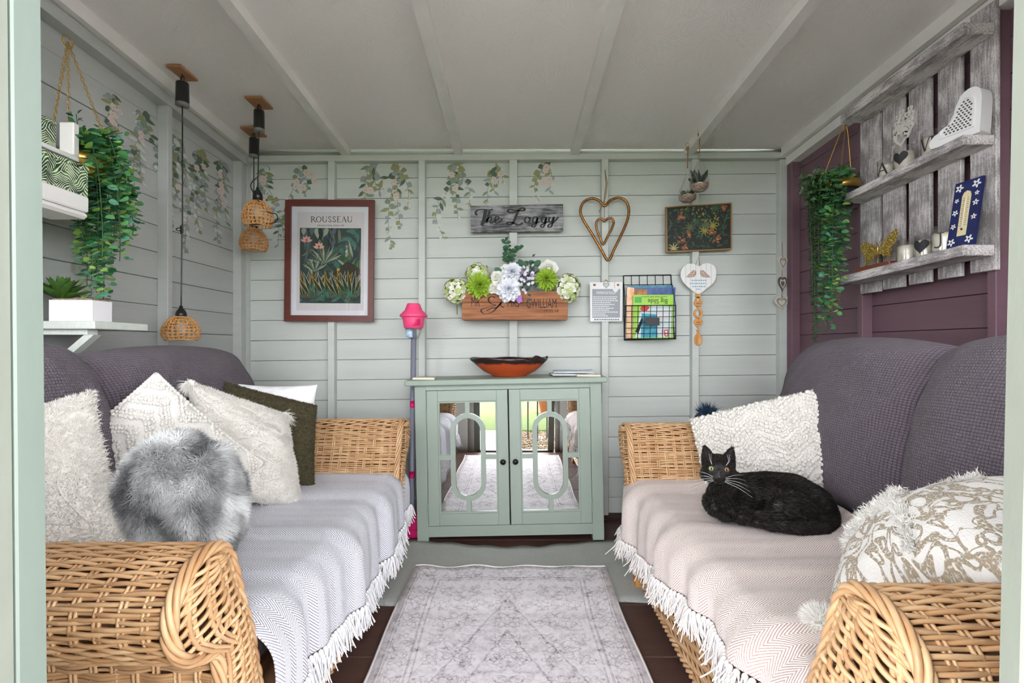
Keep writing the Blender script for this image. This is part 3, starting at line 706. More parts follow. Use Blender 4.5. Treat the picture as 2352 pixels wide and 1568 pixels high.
for px0, px1, lab, h in ((947, 998, 'cream coaster at the pole end of the cabinet top', .011), (1325, 1380, 'cream coaster in front of the magazines', .009)):
    Y0 = 2.43; X0, X1 = PX(px0, Y0), PX(px1, Y0); z = ontop((px0+px1)/2, Y0)[1]+.001
    add('coaster', box(X0, X1, Y0, Y0+.055, z, z+h, .002), m_tile, smooth=False, label=lab, cat='coaster', group='stone coasters on the cabinet')

# pink-headed pole
m_pink = M('pink_plastic', (240, 78, 130), .4); m_magenta = M('magenta_plastic', (214, 24, 112), .4); m_grey_p = M('grey_plastic', (140, 142, 160), .4)
m_clear = M('clear_plastic', (236, 240, 242), .05, trans=.9, alpha=.55)
pr = empty('long_handled_sweeper', (-.52, 2.53, 0), 'grey pole with pink lantern-shaped head and pink foot beside the cabinet', 'sweeper')
Yp = 2.545; hx, hz = PX(950, Yp), PZ(778, Yp); f = Yp/FPX
L0 = lambda prof, n=28: lathe([(r*f, (778-y)*f) for r, y in prof], n, (hx, Yp, hz))
add('lantern_cap', L0([(0.1, 697), (14, 697), (15, 699), (20, 712), (24, 716), (31, 723), (31.5, 727), (28, 729), (24, 730)]), m_pink, pr)
add('solar_disc', L0([(0.1, 695.6), (12, 695.6), (13.5, 697.5)]), M('pale_disc', (225, 228, 240), .3), pr)
add('lantern_body', L0([(25.5, 729), (24, 740), (21.5, 753), (20, 754), (.1, 754)]), m_pink, pr)
for i in range(6):
    x = 3+i*2.9; add('vent_slit', box(hx+x*f, hx+(x+1.2)*f, Yp-23*f, Yp-20*f, hz+(778-750+i*.6)*f, hz+(778-735+i*.4)*f), m_magenta, pr)
add('clear_collar', L0([(19, 754), (17, 765), (12, 777), (7, 779)]), m_clear, pr)
add('maker_label', box(hx-13*f, hx+1*f, Yp-17.4*f, Yp-16.6*f, hz+(778-775)*f, hz+(778-758)*f), M('blue_label', (70, 160, 210), .4, var=.4, vscale=90, rgb2=(225, 235, 245)), pr)
add('inner_stem', tube([[hx, Yp, hz-.005], [hx, Yp, hz+.05]], .012, 10), m_grey_p, pr)
pb = np.array([PX(945, 2.53), 2.53, .05]); pt = np.array([hx, Yp, hz])
add('pole', tube([pt, pb], .0135, 14), m_grey_p, pr)
for py in (922, 1076):
    q = (py-778)/(1190-778); c = pt+(pb-pt)*q; d = unit(pb-pt); add('pink_band', tube([c-d*.017, c+d*.017], .0146, 14), m_magenta, pr)
add('foot_block', box(PX(934, 2.51), PX(962, 2.51), 2.505, 2.60, .012, .115, .008), m_magenta, pr, smooth=False)
add('foot_plate', box(PX(930, 2.5), PX(962, 2.5), 2.495, 2.61, 0, .045, .006), m_magenta, pr, smooth=False)

# floor coverings
g = NG('carpet_grey', 1., sheen=.2)
co, cx, cy, _ = g.coord('Object'); n1 = g.noise(co, 260, 3, .7)
m_carpet = g.out(g.mix(g.ramp(n1, .3, .7), lin(178, 181, 178), lin(212, 214, 210)), n1, 1., .006)
x = np.linspace(-1.05, 1.02, 70)
far = 2.40+.045*np.sin(x*5+1)*0+np.interp(x, [-1.05, -.55, -.33, -.18, -.05, .05, .12, .22, .33, .43, 1.02], [2.46, 2.455, 2.44, 2.385, 2.375, 2.39, 2.375, 2.40, 2.44, 2.46, 2.47])*1-2.40+.006*np.sin(x*37)
near = 1.86+.006*np.sin(x*19)+.01*np.sin(x*4)
top = [.007+.006*np.exp(-((x+.05)/.2)**2)*0+0*x]
out = [(a, b) for a, b in zip(x, near)]+[(a, b) for a, b in zip(x[::-1], far[::-1])]
gr = np.stack([np.stack([x, near+(far-near)*t, .008+.005*np.sin(x*9+t*3)**2*(t > .85)], -1) for t in np.linspace(0, 1, 14)], 1)
V, F, _ = grid(gr)
ca = add('carpet_offcut', (V, F), m_carpet, label='grey carpet offcut lying crosswise in front of the cabinet', cat='carpet', loc=(0, 2.15, 0))
so = ca.modifiers.new('t', 'SOLIDIFY'); so.thickness = .007; so.offset = -1
g = NG('vintage_rug', .95, sheen=.1)
uvv, ux, uy, _ = g.coord('UV')                          # metres, x centred
ax = g.math('ABSOLUTE', ux)
ex = g.math('SUBTRACT', .405, ax); ey = g.math('MINIMUM', uy, g.math('SUBTRACT', 1.6, uy)); ed = g.math('MINIMUM', ex, ey)   # distance to the border
sym = g.vec(ax, uy); 
wv = g.noise(sym, 26, 3); wob = g.math('MULTIPLY', g.math('SUBTRACT', wv, .5), .03)
band = g.math('MAXIMUM', g.math('COMPARE', ed, .022, .0035), g.math('MAXIMUM', g.math('COMPARE', ed, .032, .002), g.math('MAXIMUM', g.math('COMPARE', ed, .105, .004), g.math('COMPARE', ed, .122, .0025))))
v1 = g.voro(sym, 16, 'F1'); ring = g.math('COMPARE', v1, .27, .05); dot = g.ramp(v1, .12, .06)
v2 = g.voro(sym, 30, 'F1'); ring2 = g.math('COMPARE', v2, .34, .06)
vein = g.ramp(g.voro(g.vec(g.math('ADD', ax, wob), g.math('ADD', uy, wob)), 19, 'DISTANCE_TO_EDGE'), .035, .01)
my = g.math('SUBTRACT', g.math('ABSOLUTE', g.math('SUBTRACT', uy, .8)), .0)
dia = g.math('ADD', g.math('MULTIPLY', ax, 1.3), g.math('MULTIPLY', my, .62)); dw = g.math('ADD', dia, g.math('MULTIPLY', wob, 1.2))
med = g.math('MAXIMUM', g.math('COMPARE', dw, .33, .006), g.math('COMPARE', dw, .20, .005))
field = g.ramp(dw, .335, .325); inner = g.ramp(ed, .122, .126)
blotch = g.ramp(g.noise(sym, 26, 5, .65), .46, .60)
fine = g.noise(uvv, 420, 2)
def rosette(cell, off):
    fx = g.math('SUBTRACT', g.math('FRACT', g.math('ADD', g.math('DIVIDE', g.math('ADD', ax, wob), cell), off)), .5); fy = g.math('SUBTRACT', g.math('FRACT', g.math('ADD', g.math('DIVIDE', g.math('ADD', uy, wob), cell), off)), .5)
    rr_ = g.math('SQRT', g.math('ADD', g.math('MULTIPLY', fx, fx), g.math('MULTIPLY', fy, fy))); tt = g.math('ARCTAN2', fy, fx)
    pe = g.math('MULTIPLY', g.math('COSINE', g.math('MULTIPLY', tt, 6.)), .06)
    return g.math('MAXIMUM', g.math('COMPARE', rr_, g.math('ADD', pe, .24), .025), g.math('COMPARE', rr_, g.math('ADD', g.math('MULTIPLY', pe, -.6), .12), .02))
ros = g.math('MAXIMUM', g.math('MULTIPLY', rosette(.105, .27), .55), g.math('MULTIPLY', rosette(.17, .5), .5))
s = g.math('ADD', g.math('MULTIPLY', band, .55), g.math('MULTIPLY', ring, .14)); s = g.math('ADD', s, ros)
s = g.math('ADD', s, g.math('MULTIPLY', ring2, .12)); s = g.math('ADD', s, g.math('MULTIPLY', vein, .26)); s = g.math('ADD', s, g.math('MULTIPLY', med, .5))
s = g.math('ADD', s, g.math('MULTIPLY', g.math('MULTIPLY', inner, field), .16)); s = g.math('ADD', s, g.math('MULTIPLY', blotch, .42)); s = g.math('ADD', s, g.math('MULTIPLY', dot, .55))
wear = g.ramp(g.noise(uvv, 38, 5, .75), .36, .60)
s = g.math('MULTIPLY', g.math('MULTIPLY', s, g.math('ADD', .35, wear)), .56)
s = g.math('ADD', s, g.math('MULTIPLY', g.math('SUBTRACT', fine, .5), .25))
m_rug = g.out(g.mix(g.ramp(s, .0, 1.), lin(246, 242, 248), lin(126, 108, 122)), fine, .5, .002)
n = 60; xs = np.linspace(-.405, .405, 25); ys = np.linspace(0, 1.6, n)
G = np.stack([np.stack([xs+(-.019)+.004*np.sin(y*9), np.full(25, .545+y)+(.008*np.sin(xs*30) if y > 1.5 else 0)*(y-1.5)*10, np.full(25, .012)+.003*np.sin(xs*25+y*3)*(1 if y > 1.3 else .3)], -1) for y in ys], 1)
U = np.stack([np.stack([xs, np.full(25, y)], -1) for y in ys], 1)
V, F, uv = grid(G, uv=U); V = V.copy(); V[:, 2] = np.maximum(V[:, 2], .011); V[:, 2] += .006*(V[:, 1] > 1.83)
ru = empty('runner_rug', (-.02, 1.35, 0), 'pale vintage patterned rug in mauve and white on the floor', 'rug')
o = add('rug_pile', (V, F, uv), m_rug, ru); so = o.modifiers.new('t', 'SOLIDIFY'); so.thickness = .006; so.offset = -1
bd = np.concatenate([G[:, -1], G[::-1, 0][:1]])
m_hem = M('rug_hem', (226, 221, 222), .9)
add('hem', tube(np.array(G[:, -1])+[0, 0, .006], .004, 5), m_hem, ru); add('hem', tube(np.array(G[0])+[0, 0, .002], .004, 5), m_hem, ru); add('hem', tube(np.array(G[-1])+[0, 0, .002], .004, 5), m_hem, ru)
# ------------------------------------------------------------------ things hung on the back wall
YS = 2.755                                             # face of the studs
def wp(Y): return lambda x, y, d: P(x, y, Y)+np.array([0, -d, 0])       # photo-measured outline -> plane at depth Y, thickness towards the room
def polyb(pts, Y, d0, d1): return prism(pts, wp(Y), d0, d1)
def leaf2(x, y, L, w, a, k=5):
    t = np.linspace(0, 1, k+2); c, s = math.cos(a), math.sin(a); ww = w*np.sin(PI*t**.8)*.5
    up = [(x+L*q*c-v*s, y+L*q*s+v*c) for q, v in zip(t, ww)]; lo = [(x+L*q*c+v*s, y+L*q*s-v*c) for q, v in zip(t[1:-1], ww[1:-1])]
    return up+lo[::-1]
# --- framed jungle poster
m_frame = M('mahogany_frame', (94, 42, 32), .4, var=.15, vscale=12, stretch=(1, 1, 6))
m_mat = M('mount_card', (236, 236, 242), .7); m_poster = M('poster_paper', (224, 218, 220), .7); m_ink = M('black_ink', (34, 34, 38), .7)
Yp = YS
pic = empty('framed_poster', P(759, 739, Yp), 'mahogany framed jungle poster with white mount under the leaf stickers', 'picture')
out = [(656, 738), (859, 739), (862, 461), (659, 461)]; inn = [(670, 724), (847, 725), (849, 476), (672, 475)]
sides = [((656, 738), (859, 739), (847, 725), (670, 724)), ((859, 739), (862, 461), (849, 476), (847, 725)), ((862, 461), (659, 461), (672, 475), (849, 476)), ((659, 461), (656, 738), (670, 724), (672, 475))]
for q in sides: add('frame_rail', polyb(q, Yp, .002, .022), m_frame, pic, smooth=False)
add('mount', polyb(inn, Yp, .003, .008), m_mat, pic, smooth=False)
add('print_sheet', polyb([(682.5, 713), (836, 713.5), (838, 488), (684.5, 487.5)], Yp, .008, .0086), m_poster, pic, smooth=False)
add('glass', polyb(inn, Yp, .0150, .0158), m_pane, pic, smooth=False)
add('nail_hole', lathe([(.001, -.001), (.0035, -.001), (.0035, 0)], 10, P(753, 732, Yp-.022), 'Y'), m_ink, pic)
rr = np.random.default_rng(11)
jg = [M('jungle_%d' % i, c, .7) for i, c in enumerate([(40, 58, 56), (28, 44, 36), (58, 84, 74), (70, 96, 62), (44, 86, 50), (160, 170, 150), (108, 120, 96), (196, 158, 66), (232, 176, 164), (196, 60, 70), (84, 98, 108), (52, 46, 36), (60, 116, 104)])]
base = [(690, 696), (829, 697), (830.5, 525), (690.5, 524)]
art = [(polyb(base, Yp, .0086, .009), 0)]
def inb(pts): return [(min(max(a, 690.6), 829.6), min(max(b, 525), 696.2)) for a, b in pts]
lay = .009
def put(pts, mi):
    global lay
    lay += .000007; art.append((polyb(inb(pts), Yp, .009, lay), mi))
for i in range(26): put(leaf2(rr.uniform(690, 780), rr.uniform(520, 560), rr.uniform(30, 60), 7, rr.uniform(1.0, 2.4)), [10, 0, 1, 6][rr.integers(4)])
for i in range(9): put(leaf2(700+i*9, 522, rr.uniform(18, 34), 11, rr.uniform(1.1, 2.0)), [5, 1, 10][i % 3])
for k in range(2):                                     # fern branches with rounded leaves, upper side
    for i in range(9):
        bx_, by_ = 826-k*14-i*6.5, 527+k*26+i*8
        for s in (-1, 1): put(leaf2(bx_, by_, 24, 13, math.radians(135)+s*.95), [2, 12, 0][(i+k) % 3])
for i in range(7): put(leaf2(rr.uniform(785, 825), rr.uniform(570, 610), 40, 20, rr.uniform(.9, 2.2)), 4 if i % 2 else 3)
for i in range(30): put(leaf2(rr.uniform(692, 828), rr.uniform(585, 650), rr.uniform(25, 45), 5, rr.uniform(-2.6, -.5)), [6, 2, 5, 0, 3][rr.integers(5)])
for i, a in enumerate(np.linspace(-2.9, -.3, 14)): put(leaf2(748, 606, 44, 5, a), [5, 2, 6][i % 3])
for i, a in enumerate(np.linspace(-2.6, -.4, 11)): put(leaf2(726, 625, 34, 4, a), [5, 0, 6][i % 3])
put([(758, 632), (800, 600), (829, 618), (829, 660), (770, 650)], 11)
put(leaf2(775, 622, 9, 7, -.6), 7)
for cx_, cy_ in ((706, 552), (734, 567)):
    put([(cx_-.7, cy_), (cx_-.7, cy_+40), (cx_+.7, cy_+40), (cx_+.7, cy_)], 3)
    for a in (-2.9, -2.2, -1.57, -.95, -.25): put(leaf2(cx_, cy_+3, 14, 6.5, a), 8)
    put(leaf2(cx_, cy_+3, 7, 5, -1.57), 9)
for cx_, sp in ((703, 38), (725, 30), (757, 42), (786, 30), (810, 36)):
    for j, a in enumerate(np.linspace(-2.15, -1.0, 6)):
        put(leaf2(cx_+j*3-8, 685, 64, 10, a), 5 if j % 2 else 7); put(leaf2(cx_+j*3-8, 685, 60, 7, a), 1)
for i in range(40): put(leaf2(rr.uniform(690, 828), rr.uniform(672, 696), rr.uniform(14, 30), 6, rr.uniform(-2.8, -.3)), [4, 3, 2, 12][rr.integers(4)])
add('printed_scene', art, jg, pic, smooth=False)
def pt(Y, d, cx_, cy_): return lambda a, b, e: P(cx_, cy_, Y)+np.array([a, -d-e, b])
def serif(word, x, y, Hh, w, Y, d, track):              # tall thin capitals with serifs, drawn stroke by stroke
    fn = wp(Y); o = []; st = Hh*.13; th_ = Hh*.055
    def ln(p, q, t): o.append(ribbon([p, q], t, fn, d, d+.0004))
    def arc(cx_, cy_, rx, ry, a0, a1, t0, t1=None, n=14):
        a = np.linspace(a0, a1, n); pts = np.stack([cx_+rx*np.cos(a), cy_-ry*np.sin(a)], 1); ww = t0+(st-t0)*np.abs(np.cos(a))
        o.append(ribbon(pts, ww, fn, d, d+.0004))
    for ch in word:
        W_ = w; t, bm = y-Hh, y
        if ch == 'R':
            ln((x+W_*.2, t), (x+W_*.2, bm), st); arc(x+W_*.25, t+Hh*.26, W_*.42, Hh*.25, PI/2, -PI/2, th_); ln((x+W_*.45, t+Hh*.52), (x+W_*.92, bm), st)
            ln((x+W_*.02, bm), (x+W_*.38, bm), th_); ln((x+W_*.02, t), (x+W_*.4, t), th_); adv = .92
        elif ch == 'O': arc(x+W_*.5, t+Hh*.5, W_*.44, Hh*.49, 0, 2*PI, th_, n=26); adv = 1.06
        elif ch == 'U': ln((x+W_*.15, t), (x+W_*.15, t+Hh*.65), st); ln((x+W_*.8, t), (x+W_*.8, t+Hh*.65), th_); arc(x+W_*.475, t+Hh*.64, W_*.325, Hh*.36, PI, 2*PI, th_); ln((x, t), (x+W_*.3, t), th_); ln((x+W_*.68, t), (x+W_*.93, t), th_); adv = 1.0
        elif ch == 'S': pts = spline([(x+W_*.58, t+Hh*.2), (x+W_*.36, t+Hh*.01), (x+W_*.1, t+Hh*.2), (x+W_*.34, t+Hh*.5), (x+W_*.62, t+Hh*.77), (x+W_*.34, t+Hh*.99), (x+W_*.05, t+Hh*.78)], 6); o.append(ribbon(pts, st*.8, fn, d, d+.0004)); adv = .74
        elif ch == 'E': ln((x+W_*.18, t), (x+W_*.18, bm), st); [ln((x+W_*.02, yy), (x+W_*e, yy), th_) for yy, e in ((t, .66), (t+Hh*.48, .52), (bm, .7))]; ln((x+W_*.66, t), (x+W_*.66, t+Hh*.16), th_); ln((x+W_*.7, bm), (x+W_*.7, bm-Hh*.18), th_); adv = .8
        elif ch == 'A': ln((x+W_*.45, t), (x+W_*.12, bm), th_); ln((x+W_*.45, t), (x+W_*.84, bm), st); ln((x+W_*.24, t+Hh*.63), (x+W_*.68, t+Hh*.63), th_); ln((x, bm), (x+W_*.24, bm), th_); ln((x+W_*.66, bm), (x+W_*1.0, bm), th_); adv = .98
        x += W_*adv+track
    return o
add('title_lettering', serif('ROUSSEAU', 715, 511, 13, 12.4, Yp, .0087, .9), m_ink, pic, smooth=False)
add('subtitle_lettering', text_block('THE EQUATORIAL JUNGLE, 1909', .0128, pt(Yp, .0088, 760.5, 520.5), .0002, sx=.80), m_ink, pic, smooth=False)

# --- name sign
g = NG('distressed_board', .8)
co, cx, cy, cz_ = g.coord('Object')
n1 = g.noise(g.vec(g.math('MULTIPLY', cx, 9.), cy, g.math('MULTIPLY', cz_, 90.)), 1., 5, .65); n2 = g.noise(co, 9, 3)
m_sign = g.out(g.mix(g.ramp(g.math('ADD', g.math('MULTIPLY', n1, .6), g.math('MULTIPLY', n2, .55)), .50, .68), lin(74, 74, 78), lin(168, 168, 172)), n1, .4, .002)
sg = empty('name_sign', P(1187, 533, YS), 'black and grey distressed wooden sign lettered The Loggy', 'sign')
add('board', polyb([(1082, 535), (1293, 532), (1292.5, 470.5), (1081, 474.5)], YS, 0, .018), m_sign, sg, smooth=False)
add('screw', lathe([(.001, -.002), (.005, -.002), (.005, .001)], 12, P(1183.5, 478.5, YS-.018), 'Y'), M('brass', (206, 170, 90), .3, metal=1), sg)
m_letter = M('sign_letter_black', (28, 28, 30), .6)
cp = lambda pts: [(900+x/3.409, 340+y/3.409) for x, y in pts]
strokes = [ # traced brush lettering
 ([(670, 532), (658, 515), (672, 494), (715, 487), (760, 493), (792, 487)], 13), ([(736, 494), (728, 540), (717, 585), (704, 612)], 20),
 ([(768, 500), (754, 548), (740, 592)], 15), ([(742, 582), (760, 553), (778, 546), (780, 562), (772, 586), (784, 594), (800, 580)], 11),
 ([(806, 576), (834, 562), (836, 546), (820, 543), (808, 562), (814, 590), (838, 590), (866, 562)], 10.5),
 ([(975, 506), (930, 512), (908, 500), (925, 488), (980, 497), (1028, 496), (1038, 482), (1018, 475), (994, 492), (974, 535), (956, 580), (930, 606), (904, 600), (914, 586), (950, 592), (990, 608), (1026, 592)], 15),
 ([(1076, 552), (1054, 546), (1040, 566), (1048, 588), (1068, 588), (1080, 566), (1074, 550), (1092, 556)], 11),
 ([(1138, 552), (1116, 546), (1102, 566), (1108, 586), (1126, 584), (1140, 556)], 11), ([(1142, 546), (1132, 590), (1116, 622), (1098, 620), (1104, 604), (1160, 580)], 11),
 ([(1206, 552), (1184, 546), (1170, 566), (1176, 586), (1194, 584), (1208, 556)], 11), ([(1210, 546), (1200, 590), (1184, 624), (1166, 622), (1172, 606), (1226, 580)], 11),
 ([(1234, 546), (1228, 572), (1236, 586), (1252, 576), (1264, 548)], 11.5), ([(1270, 544), (1258, 592), (1242, 624), (1222, 622), (1230, 604), (1270, 582), (1302, 546)], 11)]
for pts, w in strokes:
    s = spline(cp(pts), 7); t_ = np.gradient(s, axis=0); t_ /= np.linalg.norm(t_, axis=1, keepdims=True)+1e-9; ww = w/3.409*(.62+.75*np.abs(t_[:, 1]))
    add('letter_stroke', ribbon(s, ww, wp(YS), .018, .0186), m_letter, sg, smooth=False)

# --- wooden flower box
g = NG('stained_pine', .6)
co, cx, cy, cz_ = g.coord('Object')
n1 = g.noise(g.vec(g.math('MULTIPLY', cx, 5.), g.math('MULTIPLY', cy, 20.), g.math('MULTIPLY', cz_, 90.)), 1., 4, .6)
m_pine = g.out(g.mix(g.ramp(n1, .3, .72), lin(112, 66, 42), lin(182, 122, 82)), n1, .4, .002)
Yb = 2.64
fb = empty('flower_box', P(1182, 734, Yb), 'stained pine flower box with dark lettering on the wall', 'planter')
bx0, bx1, bz0, bz1 = PX(1061, Yb), PX(1304, Yb), PZ(734, Yb), PZ(669, Yb); zm = PZ(695, Yb)
def bl(x0, x1, y0, y1, z0, z1, nm='plank'): add(nm, box(x0, x1, y0, y1, z0, z1, .0015), m_pine, fb, smooth=False)
bl(bx0, bx1, Yb, Yb+.012, bz0, zm-.0008); bl(bx0, bx1, Yb, Yb+.012, zm+.0008, bz1)
for x0 in (bx0, bx1-.012): bl(x0, x0+.012, Yb+.0125, YS-.001, bz0, bz1, 'end_board')
bl(bx0+.0125, bx1-.0125, YS-.012, YS-.001, bz0, bz1, 'back_board'); bl(bx0+.0125, bx1-.0125, Yb+.0125, YS-.0125, bz0, bz0+.012, 'bottom_board')
m_burn = M('burnt_lettering', (58, 36, 28), .8)
def let(s, cx_, cy_, hpx, sx, **k):
    return text_block(s, hpx/.72*Yb/FPX, pt(Yb, .0004, cx_, cy_), .0003, sx=sx, **k)
add('lettering', let('MR', 1092, 703, 21, .52), m_burn, fb, smooth=False)
add('lettering', let('MRS', 1179, 705, 20, .55), m_burn, fb, smooth=False)
add('lettering', let('GWILLIAM', 1244, 707, 22, .49), m_burn, fb, smooth=False)
add('lettering', let('19.05.18', 1265.5, 717, 7, 1.05), m_burn, fb, smooth=False)
amp = spline([(1137, 684), (1130, 680), (1122, 686), (1126, 696), (1138, 701), (1118, 706), (1105, 712), (1112, 720), (1130, 717), (1143, 704), (1152, 693)], 6); ta = np.gradient(amp, axis=0); ta /= np.linalg.norm(ta, axis=1, keepdims=True)+1e-9; wa = 1.+3.*np.abs(ta[:, 1])**1.5
add('ampersand', ribbon(amp, wa, wp(Yb), .0001, .0008), m_burn, fb, smooth=False)
add('ampersand_flourish', ribbon(spline([(1118, 713), (1130, 707), (1142, 706), (1152, 694), (1150, 702), (1158, 706)], 6), 2.2, wp(Yb), .0001, .0008), m_burn, fb, smooth=False)

# --- flowers (artificial) in the box
m_stem = M('stem_green', (74, 112, 60), .6)
def petals(c, n, R, L, asp, mats, seed, face=(0, -1, .15), spread=1.0, layers=None, cup=.15):
    r = np.random.default_rng(seed); f = unit(face); bl_ = []
    a = np.cross(f, [1, 0, .01]); a = unit(a); b = np.cross(f, a)
    pos, d, nn = [], [], []
    for (k, el, rad, ln) in layers:
        for i in range(k):
            t = 2*PI*(i+.5*r.random())/k+r.random()*.2; rad_d = a*math.cos(t)+b*math.sin(t)
            e = el+r.normal()*.08
            pos.append(np.asarray(c)+rad_d*rad*math.cos(e)*.3+f*rad*math.sin(e)); dd = rad_d*math.cos(e)+f*math.sin(e); d.append(dd); nn.append(unit(f*math.cos(e)-rad_d*math.sin(e)))
            bl_.append(ln*r.uniform(.85, 1.1))
    return leaves(np.array(pos), np.array(d), np.array(nn), np.array(bl_), asp, cup)
def stem_to(root, c, dz=.10): add('stem', tube([np.asarray(c)+[0, .01, 0], [c[0]*.98+bx0*.01, 2.69, bz0+.03]], .0025, 5), m_stem, root)
m_hyd = [M('hydrangea_cream', (222, 226, 196), .7), M('hydrangea_green', (178, 196, 118), .7), M('hydrangea_white', (236, 236, 228), .7)]
def hydrangea(px, py, Y, R, label, seed, sq=(1, .8, 1)):
    c = P(px, py, Y); root = empty('hydrangea', c, label, 'flower', 'artificial flowers in the wall box'); r = np.random.default_rng(seed)
    n = 210; k = np.arange(n)+.5; ph = np.arccos(1-2*k/n); th_ = PI*(1+5**.5)*k
    D = np.stack([np.cos(th_)*np.sin(ph), np.sin(th_)*np.sin(ph), np.cos(ph)], 1); D += r.normal(size=D.shape)*.08
    B_ = []
    for d in D:
        d = unit(d); q = c+d*R*np.array(sq)*r.uniform(.9, 1.06); a = unit(np.cross(d, r.normal(size=3))); b = np.cross(d, a)
        pp = np.repeat(q[None], 4, 0); dirs = np.array([a, b, -a, -b])+d*.25
        B_.append((leaves(pp, dirs, np.repeat(d[None], 4, 0), .0150*r.uniform(.8, 1.2), .5, .10), int(r.choice([0, 0, 1, 2]))))
    add('florets', B_, m_hyd, root, kind='stuff'); add('core', ell(c, np.array(sq)*R*.86), M('hydrangea_core', (134, 152, 84), .8), root); stem_to(root, c)
hydrangea(1098, 632, 2.69, .062, 'pale green hydrangea head at the upper corner of the flower box', 1)
hydrangea(1048, 668, 2.67, .064, 'cream hydrangea drooping over the end near the poster', 2)
hydrangea(1304, 662, 2.66, .066, 'cream hydrangea drooping over the end near the marriage plaque', 3, (.95, .8, 1.15))
m_green_mum = M('chrysanthemum_green', (150, 182, 54), .6, orand=.2, var=.2, vscale=60)
for px, py, R, lab, sd, el in ((1102, 655, .072, 'full lime green chrysanthemum in the flower box', 4, 0), (1255, 640, .062, 'spiky lime green chrysanthemum beside the white rose', 5, .1)):
    c = P(px, py, 2.63); root = empty('chrysanthemum', c+[0, 0, -.06], lab, 'flower', 'artificial flowers in the wall box')
    add('petal_head', petals(c, 0, 0, 0, .16 if sd == 5 else .22, 0, sd, layers=[(26, -.35, .02, R), (24, .05, .02, R*.95), (22, .4, .022, R*.8), (18, .8, .02, R*.62), (12, 1.2, .018, R*.42)], cup=.18), m_green_mum, root, kind='stuff'); stem_to(root, c)
m_dahlia = M('dahlia_white', (238, 240, 248), .7); m_rose = M('rose_cream', (240, 240, 232), .65)
for px, py, R, lab, sd, Y in ((1168, 665, .066, 'big white dahlia hanging over the box front', 6, 2.60), (1176, 626, .058, 'white dahlia standing above the big one', 7, 2.64)):
    c = P(px, py, Y); root = empty('dahlia', c+[0, 0, -.06], lab, 'flower', 'artificial flowers in the wall box')
    add('petal_head', petals(c, 0, 0, 0, .36, 0, sd, layers=[(15, -.4, .012, R), (15, -.1, .018, R*.92), (14, .2, .024, R*.8), (12, .5, .030, R*.66), (10, .8, .034, R*.52), (7, 1.1, .036, R*.42), (4, 1.4, .036, R*.32)], cup=.30), m_dahlia, root, kind='stuff'); stem_to(root, c)
def rose(px, py, R, label, seed, Y=2.63):
    c = P(px, py, Y); root = empty('rose', c+[0, 0, -R], label, 'flower', 'artificial flowers in the wall box'); bl_ = []
    bl_.append(petals(c+np.array([0, .3*R, 0]), 0, 0, 0, .62, 0, seed+30, layers=[(6, .15, .3*R, R*1.05), (6, .55, .3*R, R*.95), (5, .9, .35*R, R*.85), (4, 1.15, .4*R, R*.75), (3, 1.4, .4*R, R*.6)], cup=.30))
    bl_.append(ell(c+[0, R*.15, 0], (R*.62, R*.5, R*.62)))
    add('petals', bl_, m_rose, root, kind='stuff'); stem_to(root, c)
rose(1141, 637, .034, 'cream rosebud between the chrysanthemum and dahlias', 1); rose(1134, 661, .032, 'small cream rose low against the big dahlia', 2, 2.62)
rose(1163, 620, .034, 'cream rose tucked behind the dahlias', 3, 2.66); rose(1260, 617, .046, 'largest white rose at the top of the box', 4, 2.67)
m_small = M('small_white_petal', (230, 232, 236), .7); m_purple = M('purple_petal', (168, 120, 190), .65); m_navyleaf = M('blue_green_leaf', (52, 78, 78), .6)
c = P(1212, 637, 2.64); root = empty('filler_sprig', c+[0, 0, -.06], 'small white blossom sprig with dark blue green leaves', 'flower', 'artificial flowers in the wall box')
r = np.random.default_rng(9); B_ = []
for i in range(26):
    q = c+np.array([r.normal()*.028, -r.random()*.03, r.normal()*.04]); d = unit([r.normal()*.5, -1, r.normal()*.5]); a = unit(np.cross(d, r.normal(size=3))); b = np.cross(d, a)
    B_.append((leaves(np.repeat(q[None], 5, 0), np.array([a*math.cos(t)+b*math.sin(t) for t in np.arange(5)*1.257]), np.repeat(d[None], 5, 0), .011, .45, .1), 0 if i < 20 else 1))
add('blossoms', B_, [m_small, m_purple], root, kind='stuff')
n = 60; add('leaves', leaves(c+r.normal(size=(n, 3))*[.03, .015, .045], r.normal(size=(n, 3)), np.tile([0, -1, 0], (n, 1)), .02, .3), m_navyleaf, root, kind='stuff')
c = P(1191, 686, 2.61); root = empty('orchid_bloom', c, 'purple bloom hanging below the big dahlia', 'flower', 'artificial flowers in the wall box')
add('petals', petals(c, 0, 0, 0, .45, 0, 12, layers=[(5, .2, .004, .026)]), m_purple, root); add('stem', tube([c, c+[0, .02, .03], [c[0], 2.66, PZ(672, 2.66)]], .0015, 5), m_stem, root)
m_euc = M('eucalyptus_dark', (44, 84, 58), .55, orand=.3, var=.3, vscale=50, rgb2=(74, 112, 84))
base_ = P(1172, 640, 2.68); root = empty('eucalyptus_sprig', base_, 'dark green eucalyptus sprig standing up below the name sign', 'foliage', 'artificial flowers in the wall box')
sp = spline([base_, P(1165, 600, 2.67), P(1168, 575, 2.66), P(1160, 552, 2.66)], 6); add('stem', tube(sp, .0018, 5), m_stem, root)
sp2 = spline([P(1167, 605, 2.67), P(1180, 580, 2.65), P(1192, 568, 2.64)], 6); add('stem', tube(sp2, .0016, 5), m_stem, root)
for s_ in (sp, sp2):
    for q in s_[2::2]:
        for sgn in (-1, 1): add('leaf', leaves([q], [[sgn*1., r.normal()*.5-.2, .35+r.normal()*.3]], [[.2*r.normal(), -1, .4]], [.03*r.uniform(.7, 1.15)], .42), m_euc, root)
